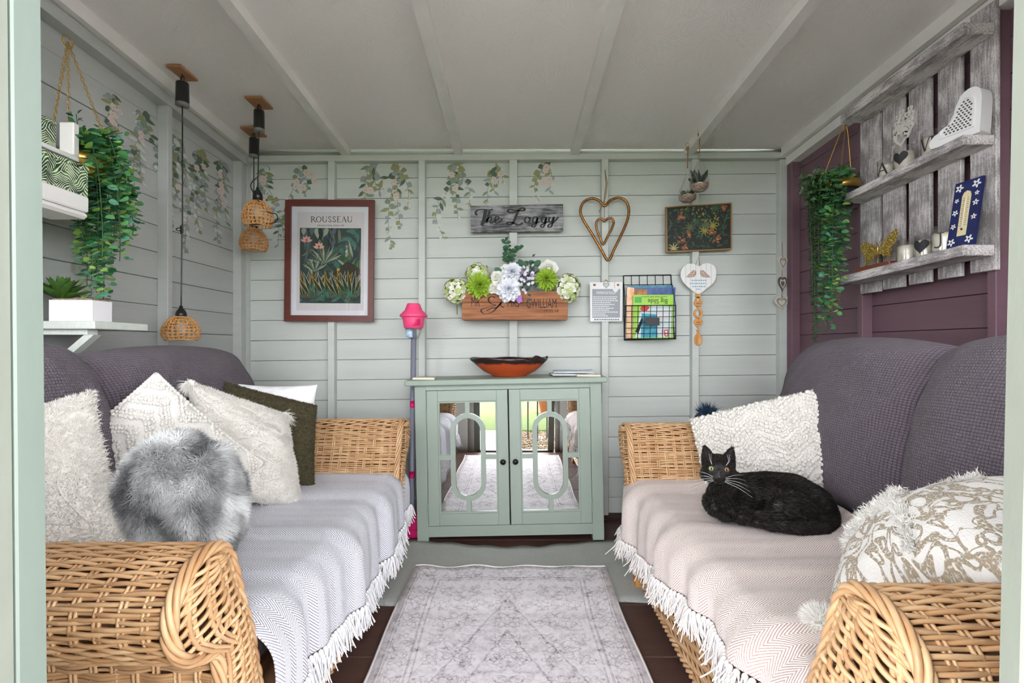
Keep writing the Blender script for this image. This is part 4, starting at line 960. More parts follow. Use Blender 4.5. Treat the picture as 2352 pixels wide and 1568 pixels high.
for q in (P(1150, 628, 2.66), P(1200, 612, 2.67), P(1228, 612, 2.68)):
    for k in range(3): add('leaf', leaves([q], [[r.normal(), -.2, .6]], [[0, -1, .2]], [.045], .4), m_euc, root)

# --- copper wire hearts on twine
m_copper = M('aged_copper', (118, 78, 40), .36, metal=.9, var=.35, vscale=40, rgb2=(168, 116, 62))
m_twine = M('jute_twine', (158, 122, 84), .9, var=.25, vscale=150)
big = cp([(1665, 452), (1620, 410), (1560, 394), (1500, 424), (1476, 490), (1498, 560), (1560, 660), (1640, 795), (1695, 878), (1742, 790), (1805, 660), (1846, 555), (1855, 475), (1830, 412), (1770, 389), (1710, 410)])
sm = cp([(1665, 572), (1645, 556), (1622, 555), (1600, 586), (1606, 640), (1632, 705), (1656, 752), (1690, 690), (1724, 625), (1737, 580), (1722, 552), (1690, 553)])
def heart_tube(pts, Y, rad):
    s = spline(pts, 7, closed=True); return tube(np.array([P(a, b, Y) for a, b in s]), rad, 9, closed=True)
hr = empty('hanging_heart', P(1397, 598, YS-.02), 'large copper wire heart hanging by twine from a nail', 'heart')
add('heart_wire', heart_tube(big, YS-.012, .0073), m_copper, hr)
add('twine', tube([P(1389.5, 393, YS-.008), P(1392, 425, YS-.010), P(1388, 450, YS-.012), P(1388.5, 474, YS-.012)], .0022, 5), m_twine, hr)
add('twine', tube([P(1389.5, 393, YS-.008), P(1395, 420, YS-.010), P(1391, 452, YS-.014), P(1376, 487, YS-.020)], .002, 5), m_twine, hr)
add('nail', lathe([(.001, -.012), (.0045, -.012), (.0045, -.010), (.0015, -.010), (.0015, .0)], 10, P(1389.5, 393, YS), 'Y'), m_steel, hr)
h2 = empty('hanging_heart', P(1385, 562, YS-.02), 'small copper heart hanging inside the large one', 'heart')
add('heart_wire', heart_tube(sm, YS-.014, .0062), m_copper, h2); add('twine', tube([P(1388.5, 474, YS-.013), P(1388, 490, YS-.014), P(1388.5, 507, YS-.014)], .0016, 5), m_twine, h2)

# --- marriage rules plaque
m_plq = M('plaque_white', (228, 228, 230), .6, var=.04); m_plg = M('plaque_grey', (150, 154, 160), .6)
pq = empty('rules_plaque', P(1391, 739, YS), 'white plaque with grey panel of marriage rules and tiny heart', 'plaque')
add('board', polyb([(1355, 738.5), (1428, 738), (1429, 648), (1354, 648.5)], YS, 0, .010), m_plq, pq, smooth=False)
add('text_panel', polyb([(1360, 730), (1423, 729.5), (1424, 664), (1359.5, 664)], YS, .010, .0104), m_plg, pq, smooth=False)
m_wtxt = M('white_print', (232, 232, 236), .7); m_gtxt = M('grey_print', (120, 122, 128), .7)
add('title_lettering', text_block('MARRIAGE RULES', .0215, pt(YS, .0104, 1391, 675.5), .0003, sx=.62), m_wtxt, pq, smooth=False)
r = np.random.default_rng(4); B_ = []
for i in range(11):
    y = 681+i*4.35; x = 1361.5; end = 1361.5+[52, 50, 56, 40, 48, 36, 44, 34, 56, 26, 30][i]
    while x < end:
        w_ = r.uniform(1.6, 5); B_.append(polyb([(x, y+1.9), (x+w_, y+1.9), (x+w_, y), (x, y)], YS, .0104, .0107)); x += w_+1.
add('rule_lines', B_, m_wtxt, pq, smooth=False, kind='stuff')
B_ = []; x = 1364
while x < 1420: w_ = r.uniform(2, 5); B_.append(polyb([(x, 735.5), (x+w_, 735.5), (x+w_, 732.5), (x, 732.5)], YS, .010, .0104)); x += w_+1.2
add('footer_line', B_, m_gtxt, pq, smooth=False, kind='stuff')
def heart2(cx_, cy_, w, h, n=36):
    t = np.linspace(0, 2*PI, n, endpoint=False); x = 16*np.sin(t)**3; y = 13*np.cos(t)-5*np.cos(2*t)-2*np.cos(3*t)-np.cos(4*t)
    return [(cx_+a/32*w, cy_-(b+2.5)/29*h) for a, b in zip(x, y)]
add('heart_cutout', polyb(heart2(1391.5, 656.5, 12, 12), YS, .010, .0105), m_wall, pq, smooth=False)
add('heart_outline', ring_prism(heart2(1391.5, 656.5, 14.5, 14.5), heart2(1391.5, 656.5, 11.5, 11.5), wp(YS), .010, .011), m_gtxt, pq, smooth=False)
add('heart_charm', polyb(heart2(1412.5, 667.5, 13.5, 13), YS, .0115, .015), m_plq, pq, smooth=False)
add('charm_cord', tube([P(1411.5, 647, YS-.012), P(1412, 661, YS-.013)], .0009, 5), m_twine, pq)
for px in (1365.5, 1419.5): add('cord_knot', ell(P(px, 654, YS-.013), (.007, .004, .006)), M('knot_brown', (150, 96, 58), .9), pq)
add('hanging_cord', tube([P(1381, 648, YS-.006), P(1391.5, 643, YS-.012), P(1402, 648, YS-.006)], .0014, 5), m_twine, pq)
add('screw', lathe([(.001, -.004), (.004, -.004), (.004, 0)], 10, P(1391.5, 643, YS-.01), 'Y'), MATS['brass'], pq)

# --- wire magazine rack with children's books
m_wire = M('black_wire', (24, 24, 26), .45, metal=.4)
Yr = 2.70
rk = empty('wire_rack', P(1492, 783, Yr), 'black wire wall rack holding bright children books', 'rack')
RW = .0018
def wire(pts, rad=RW, nm='wire'): add(nm, tube(np.array(pts), rad, 5), m_wire, rk)
q = lambda x, y, Y: P(x, y, Y)
Yk, Yf = 2.79, 2.665                                    # back at the boards, front of the basket
bl_, br_, tl_, tr_ = (1434, 779), (1549, 776), (1432, 633), (1541, 631)
fl_, frr, ftl, ftr = (1434, 781), (1552, 778), (1437, 702), (1552, 701)
for a, b in ((tl_, tr_), (tl_, bl_), (tr_, br_)): wire([q(*a, Yk), q(*b, Yk)], .0028, 'frame_wire')
wire([q(*bl_, Yk), q(*br_, Yk)], .0028, 'frame_wire')
wire([q(tl_[0], 654, Yk), q(tr_[0]+1, 653, Yk)])
for i in range(1, 6): t = i/6; wire([q(tl_[0]+(tr_[0]-tl_[0])*t, 632, Yk), q(bl_[0]+(br_[0]-bl_[0])*t, 777, Yk)])
for a, b in ((fl_, frr), (ftl, ftr), (fl_, ftl), (frr, ftr)): wire([q(*a, Yf), q(*b, Yf)], .0028, 'frame_wire')
for i in range(1, 6): y0 = 702+(779-702)*i/6; wire([q(1436.5, y0, Yf), q(1552, y0-.8, Yf)])
for i in range(1, 8): x0 = 1437+115*i/8; wire([q(x0, 701.5, Yf), q(x0-1.5, 779.5, Yf)])
for a, b in ((fl_, bl_), (frr, br_), (ftl, (1434, 702)), (ftr, (1547, 700))): wire([q(*a, Yf), q(*b, Yk)], .0028, 'frame_wire')
for i in range(1, 8): x0 = 1435+116*i/8; wire([q(x0, 780, Yf), q(x0-1, 778, Yk)])
for y0 in (728, 753): wire([q(1435.5, y0, Yf), q(1434, y0, Yk)]); wire([q(1552, y0, Yf), q(1547, y0, Yk)])
wire([q(1437, 702, Yf), q(1432.5, 645, Yk)]); wire([q(1552, 701, Yf), q(1542, 645, Yk)])
add('label_holder', polyb([(1482, 747), (1514, 747), (1514, 729), (1482, 729)], Yf, .002, .007), M('black_card', (30, 32, 36), .5), rk, smooth=False)
def book(name, pts, Y, th_, cover, label, cat='book'):
    c = np.mean(pts, 0); root = empty(name, P(c[0], max(p[1] for p in pts), Y), label, cat, 'children books in the wire rack')
    add('cover', polyb(pts, Y, th_-.0012, th_), cover, root, smooth=False)
    ins = [(c[0]+(a-c[0])*.985, c[1]+(b-c[1])*.985) for a, b in pts]
    add('page_block', polyb(ins, Y, .0012, th_-.0013), m_paper, root, smooth=False); add('back_cover', polyb(pts, Y, 0, .0011), cover, root, smooth=False)
    return root
bk = book('picture_book', [(1441, 776), (1543, 776), (1546, 655), (1441, 656)], 2.775, .006, M('cover_teal', (64, 150, 170), .4, var=.4, vscale=25, rgb2=(40, 90, 140)), 'teal picture book at the back of the wire rack')
bk = book('picture_book', [(1445, 776), (1545, 775), (1551, 660), (1446, 662)], 2.755, .006, M('cover_navy', (36, 66, 120), .4, var=.5, vscale=30, rgb2=(56, 96, 160)), 'navy picture book behind the green one')
add('cover_picture', polyb([(1452, 690), (1482, 690), (1486, 664), (1452, 665)], 2.755, .006, .0064), M('cover_amber', (206, 140, 60), .5, var=.5, vscale=40, rgb2=(120, 70, 40)), bk, smooth=False)
bk = book('picture_book', [(1438, 776), (1452, 776), (1456, 661), (1440, 659)], 2.735, .006, M('cover_orange', (226, 150, 90), .4, var=.5, vscale=30, rgb2=(236, 214, 180)), 'orange picture book, only its edge showing')
Yg = 2.715; bk = book('sticker_book', [(1453, 777), (1545, 776), (1546, 677), (1454, 677)], Yg, .006, M('cover_lime', (150, 202, 52), .4, var=.06), 'lime green sticker book upside down in the wire rack')
d_ = .006
def flip(cx_, cy_, dd): return lambda a, b, e: P(cx_, cy_, Yg)+np.array([-a, -dd-e, -b])
add('title_lettering', text_block('Big Slide', .036, flip(1510, 687, d_), .0003, sx=.9), m_ink, bk, smooth=False)
add('subtitle_lettering', text_block('a story book with stickers!', .0135, flip(1502, 680, d_), .0003, sx=.95), m_ink, bk, smooth=False)
add('logo_badge', polyb([(1457, 695), (1473, 695), (1473, 682), (1457, 682)], Yg, d_, d_+.0003), M('badge_green', (70, 170, 70), .5), bk, smooth=False)
add('cover_picture', polyb([(1458, 775), (1540, 774), (1542, 705), (1500, 700), (1470, 715)], Yg, d_, d_+.0002), M('cover_pale', (214, 228, 232), .5), bk, smooth=False)
add('cover_picture', polyb([(1471, 775), (1510, 775), (1508, 722), (1473, 720)], Yg, d_+.0002, d_+.0004), M('cover_cyan', (60, 160, 186), .5, var=.3, vscale=60), bk, smooth=False)
add('cover_picture', polyb(leaf2(1470, 710, 22, 16, -.2), Yg, d_+.0002, d_+.0005), M('cover_red', (206, 44, 52), .5), bk, smooth=False)
add('cover_picture', polyb([(1522+14*math.cos(t), 722+12*math.sin(t)) for t in np.arange(18)*.349], Yg, d_+.0002, d_+.0005), m_plq, bk, smooth=False)
add('cover_picture', polyb([(1458, 762), (1474, 728), (1476, 735), (1466, 766)], Yg, d_+.0004, d_+.0006), m_ink, bk, smooth=False)
add('cover_lettering', text_block('Bi', .055, flip(1527, 757, d_+.0004), .0003), MATS['cover_red'], bk, smooth=False)

# --- leafy print with tilted frame
m_oak = M('thin_oak_frame', (150, 112, 66), .5)
lp = empty('leafy_print', P(1602, 580, YS), 'dark leafy print in thin oak frame, hanging slightly tilted', 'picture')
o4 = [(1528.5, 581), (1677.5, 574), (1677, 467), (1527, 477)]; c4 = np.mean(o4, 0); i4 = [tuple(c4+(np.array(p)-c4)*np.array([.968, .955])) for p in o4]
add('frame', ring_prism(o4, i4, wp(YS), .0, .020), m_oak, lp, smooth=False)
m_pd = M('print_dark', (30, 34, 30), .6); pm = [m_pd]+[M('print_%d' % i, c, .6) for i, c in enumerate([(44, 66, 46), (58, 84, 62), (88, 98, 66), (150, 140, 60), (150, 84, 52), (176, 164, 112), (40, 56, 44), (120, 60, 44)])]
B_ = [(polyb(i4, YS, .004, .016), 0)]; r = np.random.default_rng(21); lay = .016
def put2(pts, mi):
    global lay
    lay += .000006
    B_.append((polyb([(min(max(a, 1530.5), 1674.5), min(max(b, 472+(1677-a)*.05), 570+(1677-a)*.045)) for a, b in pts], YS, .0158, lay), mi))
for i in range(210): put2(leaf2(r.uniform(1532, 1672), r.uniform(478, 572), r.uniform(7, 15), r.uniform(2.5, 5), r.uniform(0, 6.28)), [1, 1, 2, 7, 2, 7][r.integers(6)])
for i in range(34): put2(leaf2(r.uniform(1560, 1650), r.uniform(474, 515), 7, 2.4, r.uniform(0, 6.28)), 4)
for cx_, cy_, m_ in ((1582, 524, 3), (1596, 512, 2), (1616, 530, 4), (1634, 520, 4), (1545, 572, 6), (1640, 478, 2), (1620, 518, 3)):
    for a in np.arange(9)*.7+r.random(): put2(leaf2(cx_, cy_, 14, 2.6, a), m_)
for cx_, cy_ in ((1562, 500), (1564, 552), (1580, 540), (1632, 535), (1645, 550), (1658, 478), (1575, 570)):
    for k in range(7): put2(leaf2(cx_+r.normal()*3, cy_+r.normal()*3, 9, 5, r.uniform(0, 6.28)), [5, 8, 5][k % 3])
    put2(leaf2(cx_-3, cy_, 7, 2, .3), 6)
add('printed_scene', B_, pm, lp, smooth=False)

# --- white heart with birds, love spoon, string of hearts
g = NG('whitewashed_slats', .6)
co, cx, cy, cz_ = g.coord('Object'); gl_ = g.math('COMPARE', g.math('FRACT', g.math('MULTIPLY', cx, 1/.028)), .5, .035)
m_slat = g.out(g.mix(gl_, lin(232, 232, 232), lin(182, 184, 186)))
wh = empty('bird_heart', P(1603, 675, YS), 'white wooden heart with two printed birds', 'heart')
def heartW(cx_, cy_, w, h): return heart2(cx_, cy_, w, h, 48)
H_ = [(1603+x*40.5/16, 0) for x in (0,)]
hp = spline([(1602.5, 612), (1592, 606.5), (1578, 607), (1566, 616), (1562, 632), (1568, 648), (1582, 662), (1602, 675), (1622, 662), (1638, 648), (1643.5, 628), (1640, 613), (1628, 605.5), (1614, 606.5)], 5, closed=True)
add('heart_board', polyb([tuple(a) for a in hp], YS, .001, .010), m_slat, wh, smooth=False)
add('twine', tube([P(1597, 610, YS-.005), P(1604, 590, YS-.003), P(1608, 610, YS-.005)], .0013, 5), m_twine, wh)
m_bird = M('bird_print', (226, 206, 190), .6, var=.5, vscale=220, rgb2=(150, 104, 84), detail=0); m_bt = M('pale_blue_print', (130, 176, 198), .7)
for s in (-1, 1):
    bd_ = [(1602+s*a, b) for a, b in ((5, 623), (11, 621), (18, 628), (28, 637), (20, 637), (10, 636), (5, 630))]
    add('printed_bird', polyb(bd_, YS, .010, .0103), m_bird, wh, smooth=False)
    add('bird_outline', ribbon(np.array(bd_+bd_[:1]), .7, wp(YS), .0101, .0105), M('sepia', (84, 58, 50), .7), wh, smooth=False)
for y, w_ in ((644, 30), (651, 38), (658, 26), (664, 8)):
    x = 1602-w_/2; B_ = []
    while x < 1602+w_/2: l = r.uniform(2, 5); B_.append(polyb([(x, y+1.6), (x+l, y+1.6), (x+l, y-1), (x, y-1)], YS, .010, .0103)); x += l+1.3
    add('printed_line', B_, m_bt, wh, smooth=False, kind='stuff')
m_lime_w = M('limewood', (200, 142, 76), .45, var=.15, vscale=30, stretch=(4, 4, 1)); m_lime_d = M('wood_burn', (120, 72, 34), .7)
ls = empty('love_spoon', P(1602, 792, YS), 'carved wooden love spoon hanging below the bird heart', 'spoon')
fnY = wp(YS)
def ringp(o, i, d0=.002, d1=.009): return ring_prism(o, i, fnY, d0, d1)
ci = lambda cx_, cy_, rx, ry, n=24: [(cx_+rx*math.cos(t), cy_+ry*math.sin(t)) for t in np.arange(n)*2*PI/n]
add('carved_link', polyb([(1597, 675), (1608, 675), (1609, 681), (1605, 684), (1600, 684), (1596, 681)], YS, .002, .009), m_lime_w, ls, smooth=False)
add('carved_link', ringp(ci(1602.5, 689, 6.5, 7.5), ci(1602.5, 689, 3, 4.5)), m_lime_w, ls, smooth=False)
add('carved_heart', polyb(heart2(1602.5, 700, 20, 21), YS, .002, .010), m_lime_w, ls, smooth=False)
add('carved_ring', ringp(ci(1602.5, 720, 10.5, 11.5), ci(1602.5, 720, 5, 6.5)), m_lime_w, ls, smooth=False)
add('carved_link', ringp(ci(1602.5, 735, 6, 5), ci(1602.5, 734, 2.5, 2.2)), m_lime_w, ls, smooth=False)
add('carved_heart', polyb(heart2(1602.5, 744, 20, 23), YS, .002, .010), m_lime_w, ls, smooth=False)
for y in (697, 703, 740, 745): add('carved_lettering', polyb([(1597, y+1), (1608, y+1), (1608, y-.4), (1597, y-.4)], YS, .010, .0103), m_lime_d, ls, smooth=False)
add('stem', polyb([(1598, 757), (1607, 757), (1604.5, 763), (1606, 770), (1599, 770), (1600.5, 763)], YS, .002, .008), m_lime_w, ls, smooth=False)
th = np.linspace(.0, 1, 7); G = []
for ss in th: G.append([P(1602.5, 779.5, YS)+np.array([math.cos(t)*8.5*ss*.0024, -.004-.006*(ss**2), math.sin(t)*13.5*ss*.0024]) for t in np.arange(24)*2*PI/24])
V, F, _ = grid(np.array(G), cv=True); o = add('bowl', (V, F), m_lime_w, ls); so = o.modifiers.new('t', 'SOLIDIFY'); so.thickness = .003
m_enam = M('aged_cream_enamel', (206, 202, 190), .6, var=.12, vscale=60); m_pewter = M('dark_pewter', (92, 88, 86), .6)
sh = empty('heart_garland', P(1797, 713, 2.75), 'string of three little cream hearts in the corner by the plum wall', 'garland')
Yh = 2.75
add('cord', tube([P(1796.5, 556, Yh), P(1797, 600, Yh), P(1796, 700, Yh)], .0014, 5), m_twine, sh)
for cx_, cy_, w_, h_ in ((1797, 605, 21, 35), (1796.5, 653, 19, 34), (1794.5, 696, 35, 33)):
    ht = add('heart', polyb(heart2(cx_, cy_, w_, h_), Yh, -.004, .006), m_enam if cy_ != 653 else m_pewter, sh, smooth=False)
    add('heart_motif', ring_prism(heart2(cx_, cy_, w_*.7, h_*.7), heart2(cx_, cy_, w_*.45, h_*.45), wp(Yh), .006, .0075), m_enam if cy_ == 653 else M('heart_etch', (150, 146, 138), .7), ht, smooth=False)

# --- two glass terrarium drops
m_glass = m_jarglass
m_grit = M('terrarium_grit', (112, 84, 68), .9, var=.5, vscale=160, rgb2=(170, 150, 132)); m_succ = [M('succulent_dark', (44, 60, 46), .5), M('succulent_green', (70, 98, 52), .5)]
def terrarium(px, ytop, ybase, R, Y, ycord, label, mi, lf, knot):
    f = Y/FPX; x = px; root = empty('terrarium', P(px, ybase, Y), label, 'terrarium', 'hanging glass terrariums')
    zb = PZ(ybase, Y); H = (ybase-ytop)*f; X = PX(px, Y)
    add('glass_drop', lathe([(.001, 0), (R*.5, .004), (R*.9, H*.10), (R, H*.22), (R*.92, H*.38), (R*.6, H*.56), (R*.25, H*.78), (R*.14, H*.9), (R*.16, H)], 24, (X, Y, zb)), m_glass, root)
    add('grit', lathe([(.001, .003), (R*.5, .006), (R*.88, H*.11), (R*.95, H*.2), (R*.5, H*.24), (.001, H*.22)], 20, (X, Y, zb)), m_grit, root)
    r = np.random.default_rng(mi+2)
    for i in range(16):
        a = r.random()*6.28; e = r.uniform(.5, 1.4); d = [math.cos(a)*math.cos(e), math.sin(a)*math.cos(e), math.sin(e)]
        add('leaf', leaves([[X+R*.2*math.cos(a), Y+R*.2*math.sin(a), zb+H*.22]], [d], [[math.cos(a+1.5), math.sin(a+1.5), .1]], [lf*r.uniform(.7, 1.1)], .16 if mi == 0 else .3, .12), m_succ[mi], root)
    add('cord', tube([P(px, ytop-2, Y), P(px+knot, ycord+12, Y), P(px, ycord, Y)], .003, 6), m_twine, root); add('cord_knot', ell(P(px, ycord+3, Y), (.010, .008, .012)), m_twine, root)
    add('hook', tube([P(px, ycord-6, Y)+[.009*math.cos(t), 0, .009*math.sin(t)] for t in np.linspace(-1.5, 4, 12)], .0015, 5), MATS['brass'], root)
terrarium(1606.5, 352, 442, .047, 2.55, 306, 'larger glass drop terrarium with spiky dark succulent', 0, .075, .5)
terrarium(1579, 388, 466, .047, 2.62, 338, 'smaller glass drop terrarium with green succulent', 1, .035, 1)
# ------------------------------------------------------------------ pendant lamps
m_black = M('black_plastic', (26, 26, 28), .3); m_hook = M('hook_steel', (70, 70, 72), .35, metal=.9); m_ply = M('plywood_plate', (166, 118, 80), .6, var=.12, vscale=20)
m_rattan = M('rattan_shade', (188, 132, 74), .5, var=.25, vscale=30, rgb2=(214, 160, 98)); m_bulb = M('bulb_glass', (240, 240, 236), .1, alpha=.5, spec=.6)
def pendant(cpx, cpy, can, Y, shade, label, plate, clip=None, loop=False):
    """can = (x, top y, bottom y, radius px); shade = (x, collar top y, shade top y, bottom y, radius px)"""
    f = Y/FPX; root = empty('pendant_lamp', P(shade[0], shade[3], Y), label, 'lamp', 'battery pendant lamps with rattan shades')
    zt = zc(Y)-.001; xx = PX(can[0], Y)
    add('ceiling_plate', box(xx-plate/2, xx+plate/2, Y-.055, Y+.055, zt-.010, zt), m_ply, root, smooth=False)
    zct, zcb, R = PZ(can[1], Y), PZ(can[2], Y), can[3]*f
    add('hook', tube([np.array([xx+.008*math.cos(t), Y, zct+.016+.010*math.sin(t)]) for t in np.linspace(-1.6, 3.9, 14)]+[np.array([xx, Y, zt-.01])], .0022, 6), m_hook, root)
    add('battery_canister', lathe([(.001, zct), (R*.88, zct), (R*.95, zct-.004), (R, zcb+.010)], 24, (xx, Y, 0)), m_black, root)
    add('canister_rim', lathe([(R, zcb+.010), (R*1.02, zcb), (.001, zcb)], 24, (xx, Y, 0)), M('rim_grey', (120, 120, 116), .4), root)
    sx_, zs = PX(shade[0], Y), PZ(shade[2], Y); zl = PZ(shade[1], Y); zb = PZ(shade[3], Y); RS = shade[4]*f
    path = [[xx, Y, zcb]]
    if clip is not None:
        zk = PZ(clip, Y); path += [[xx, Y, zk+.03], [xx-.004, Y, zk+.008], [xx-.006, Y, zk], [xx-.002, Y, zk-.012]]
        add('cord_clip', tube([np.array([xx-.012+.012*math.cos(t), Y-.002, zk+.006*math.sin(t)]) for t in np.arange(16)*2*PI/16], .002, 5, closed=True), m_black, root)
        add('cord_switch', box(xx-.008, xx+.002, Y-.005, Y+.005, zk-.016, zk+.016, .002), m_black, root, smooth=False)
    path += [[sx_, Y, zl]]
    add('cord', tube(spline(path, 5), .0027, 6), m_black, root)
    if loop:
        q = [[sx_, Y, zl+.05], [sx_-.02, Y-.02, zl+.01], [sx_-.005, Y-.03, zl-.03], [sx_+.05, Y-.03, zs-.05], [sx_+.085, Y, zs-.06], [sx_+.075, Y+.01, zb+.02], [sx_+.02, Y-.05, zb-.005], [sx_-.02, Y-.03, zb-.002]]
        add('looped_cord', tube(spline(q, 6), .0025, 6), m_black, root)
    add('lamp_holder', lathe([(.006, zl), (.0075, zl-.010), (.012, zl-.014), (.018, zl-.024), (.021, zl-.034), (.021, zs-.004), (.001, zs-.004)], 20, (sx_, Y, 0)), m_black, root)
    H = zs-zb; prof = [(.34, 0), (.58, .10), (.80, .26), (.95, .48), (1.0, .66), (.96, .84), (.84, 1.0)]
    sp_ = spline(prof, 5); n = 22
    sh = add('shade', lathe([(RS*a*.97, zs-H*b) for a, b in [(.36, .02), (.36, .05)]], 20, (sx_, Y, 0)), m_rattan, root)
    rings = np.linspace(.02, 1.0, 8)
    for i, q in enumerate(rings):
        rr_ = np.interp(q, sp_[:, 1], sp_[:, 0])*RS; a = np.arange(48)*2*PI/48
        wav = rr_+.0016*np.cos(a*n/2+PI*(i % 2)); add('shade_ring', tube(np.stack([sx_+wav*np.cos(a), Y+wav*np.sin(a), np.full(48, zs-H*q)+.0015*np.sin(a*5+i)], 1), .0021, 5, closed=True), m_rattan, sh)
    B_ = []
    for k in range(n):
        a0 = 2*PI*k/n
        for d in (-.07, .07):
            aa = a0+d*np.cos(np.linspace(0, 7*PI, len(sp_))); B_.append(tube(np.stack([sx_+sp_[:, 0]*RS*np.cos(aa), Y+sp_[:, 0]*RS*np.sin(aa), zs-H*sp_[:, 1]], 1), .0019, 4))
    for k in range(n): add('shade_stake', [B_[2*k], B_[2*k+1]], m_rattan, sh)
    add('bulb', ell((sx_, Y, zs-.045), (.022, .022, .03)), m_bulb, root)
pendant(419, 170, (419, 190, 243, 14), 2.05, (416, 702, 727, 780, 38), 'pendant lamp hanging low on a long cord over the sofa', .058, clip=527)
pendant(594, 240, (595, 254, 302, 12), 2.28, (592, 431, 462, 519, 33), 'pendant lamp with its looped cord hitched up short, nearer of the pair', .075, loop=True)
pendant(582, 305, (583, 318, 361, 10.5), 2.56, (583, 500, 526, 574, 30), 'pendant lamp hitched up short, farther and lower of the pair', .08)

# ------------------------------------------------------------------ trailing plants
gr = [M('eucalyptus_mid', (78, 142, 82), .5, sheen=.1), M('eucalyptus_deep', (50, 110, 68), .5), M('eucalyptus_light', (142, 184, 84), .5), M('eucalyptus_blue', (86, 144, 118), .5)]
m_vine = M('vine_stem', (52, 88, 52), .6); m_gold = M('brushed_gold', (196, 158, 84), .35, metal=.9)
def vine(root, path, seed, lsize=.024, step=.0125, w=(.36, .26, .22, .16), width=.02):
    r = np.random.default_rng(seed); s = spline(path, 10)
    d = np.concatenate([[0], np.cumsum(np.linalg.norm(np.diff(s, axis=0), axis=1))])
    vn = add('vine', tube(s, .0016, 4), m_vine, root)
    q = np.arange(.008, d[-1], step); pos, dr_, nr_, sz, mi = [], [], [], [], []
    for k, t in enumerate(q):
        c = np.array([np.interp(t, d, s[:, i]) for i in range(3)]); tg = unit(np.array([np.interp(min(t+.01, d[-1]), d, s[:, i])-np.interp(max(t-.01, 0), d, s[:, i]) for i in range(3)]))
        a0 = k*1.57+r.normal()*.4
        for sg in (0, PI):
            a = a0+sg; sd = np.array([math.cos(a), math.sin(a), 0]); dd = unit(sd+tg*.35+[0, 0, .15]+r.normal(size=3)*.2)
            pos.append(c+dd*.006+sd*r.uniform(0, width*.5)); dr_.append(dd); nr_.append(unit([sd[0]*.4+r.normal()*.3, sd[1]*.4-.45+r.normal()*.3, .75])); sz.append(lsize*r.uniform(.65, 1.15)*(1-.35*t/d[-1])); mi.append(r.choice(4, p=w))
    mi = np.repeat(np.array(mi), 12)
    bl_ = leaves(np.array(pos), np.array(dr_), np.array(nr_), np.array(sz), .56, .10)
    add('leaves', [((bl_[0], bl_[1]), mi)], gr, vn, kind='stuff')
# basket on chains by the side wall
Yc = 1.60; bc = P(175, 372, Yc); bc[0] = -1.385
pl = empty('hanging_eucalyptus', bc+[0, 0, -.5], 'artificial eucalyptus trailing from a chained gold bowl by the leaf boxes', 'plant')
add('bowl', lathe([(.001, -.07), (.045, -.068), (.075, -.045), (.092, -.01), (.094, .01), (.088, .01), (.07, -.03), (.001, -.05)], 28, bc), m_gold, pl)
hk = P(109, 96, Yc); hk[0] = -1.425
add('hook_ring', tube([hk+[0, .018*math.cos(t), .018*math.sin(t)] for t in np.arange(16)*2*PI/16], .0022, 6, closed=True), m_gold, pl)
lk = mesh('chain_link', tube([[.0045*math.cos(t), 0, .0075*math.sin(t)] for t in np.arange(8)*2*PI/8], .0012, 4, closed=True), m_gold)
for k, a in enumerate((.4, 2.6, 4.5)):
    e = bc+[.09*math.cos(a), .09*math.sin(a), .008]; n = int(np.linalg.norm(e-hk)/.0125); d = Vector(e-hk); qz = d.to_track_quat('Z', 'Y').to_euler()
    ch = add('chain', tube([hk, e], .0005, 3), m_gold, pl)
    for i in range(n):
        p = hk+(e-hk)*(i+.5)/n; o = dup('chain_link', lk, p, ch); qq = d.to_track_quat('Z', 'Y').to_matrix() @ Matrix.Rotation(PI/2*(i % 2), 3, 'Z'); o.rotation_euler = qq.to_euler()
r = np.random.default_rng(5)
ends = [(212, 560), (190, 600), (225, 640), (238, 690), (210, 690), (200, 655), (255, 585), (275, 600), (290, 545), (305, 540), (268, 520), (180, 530), (245, 470), (285, 470), (225, 520), (260, 430), (235, 590), (300, 500), (215, 470), (275, 560), (200, 440), (230, 430), (250, 400), (290, 420), (270, 380), (210, 400), (300, 450), (240, 620), (222, 672), (285, 505), (262, 540), (195, 570)]
for i, (px, py) in enumerate(ends):
    Yv = Yc+r.uniform(-.10, .12); e = P(px, py, Yv); a = r.random()*6.28; st = bc+[.03*math.cos(a), .03*math.sin(a), .01]
    out = bc+(e-bc)*np.array([.55, .6, 0])+[0, 0, .055+r.uniform(-.02, .03)]
    mid = np.array([out[0]*.35+e[0]*.65, out[1]*.35+e[1]*.65, out[2]-.10]); mid[2] = max(mid[2], e[2]+.02)
    vine(pl, [st, out, mid, e+np.array([0, 0, .35*(mid[2]-e[2])]), e], i+40, .034, .0115, width=.03)
for i, (px, py) in enumerate([(175, 262), (200, 300), (282, 305), (252, 290)]):
    e = P(px, py, Yc+.02); vine(pl, [bc+[0, 0, .0], bc*.4+e*.6+[0, 0, .02], e], 80+i, .030, .013)
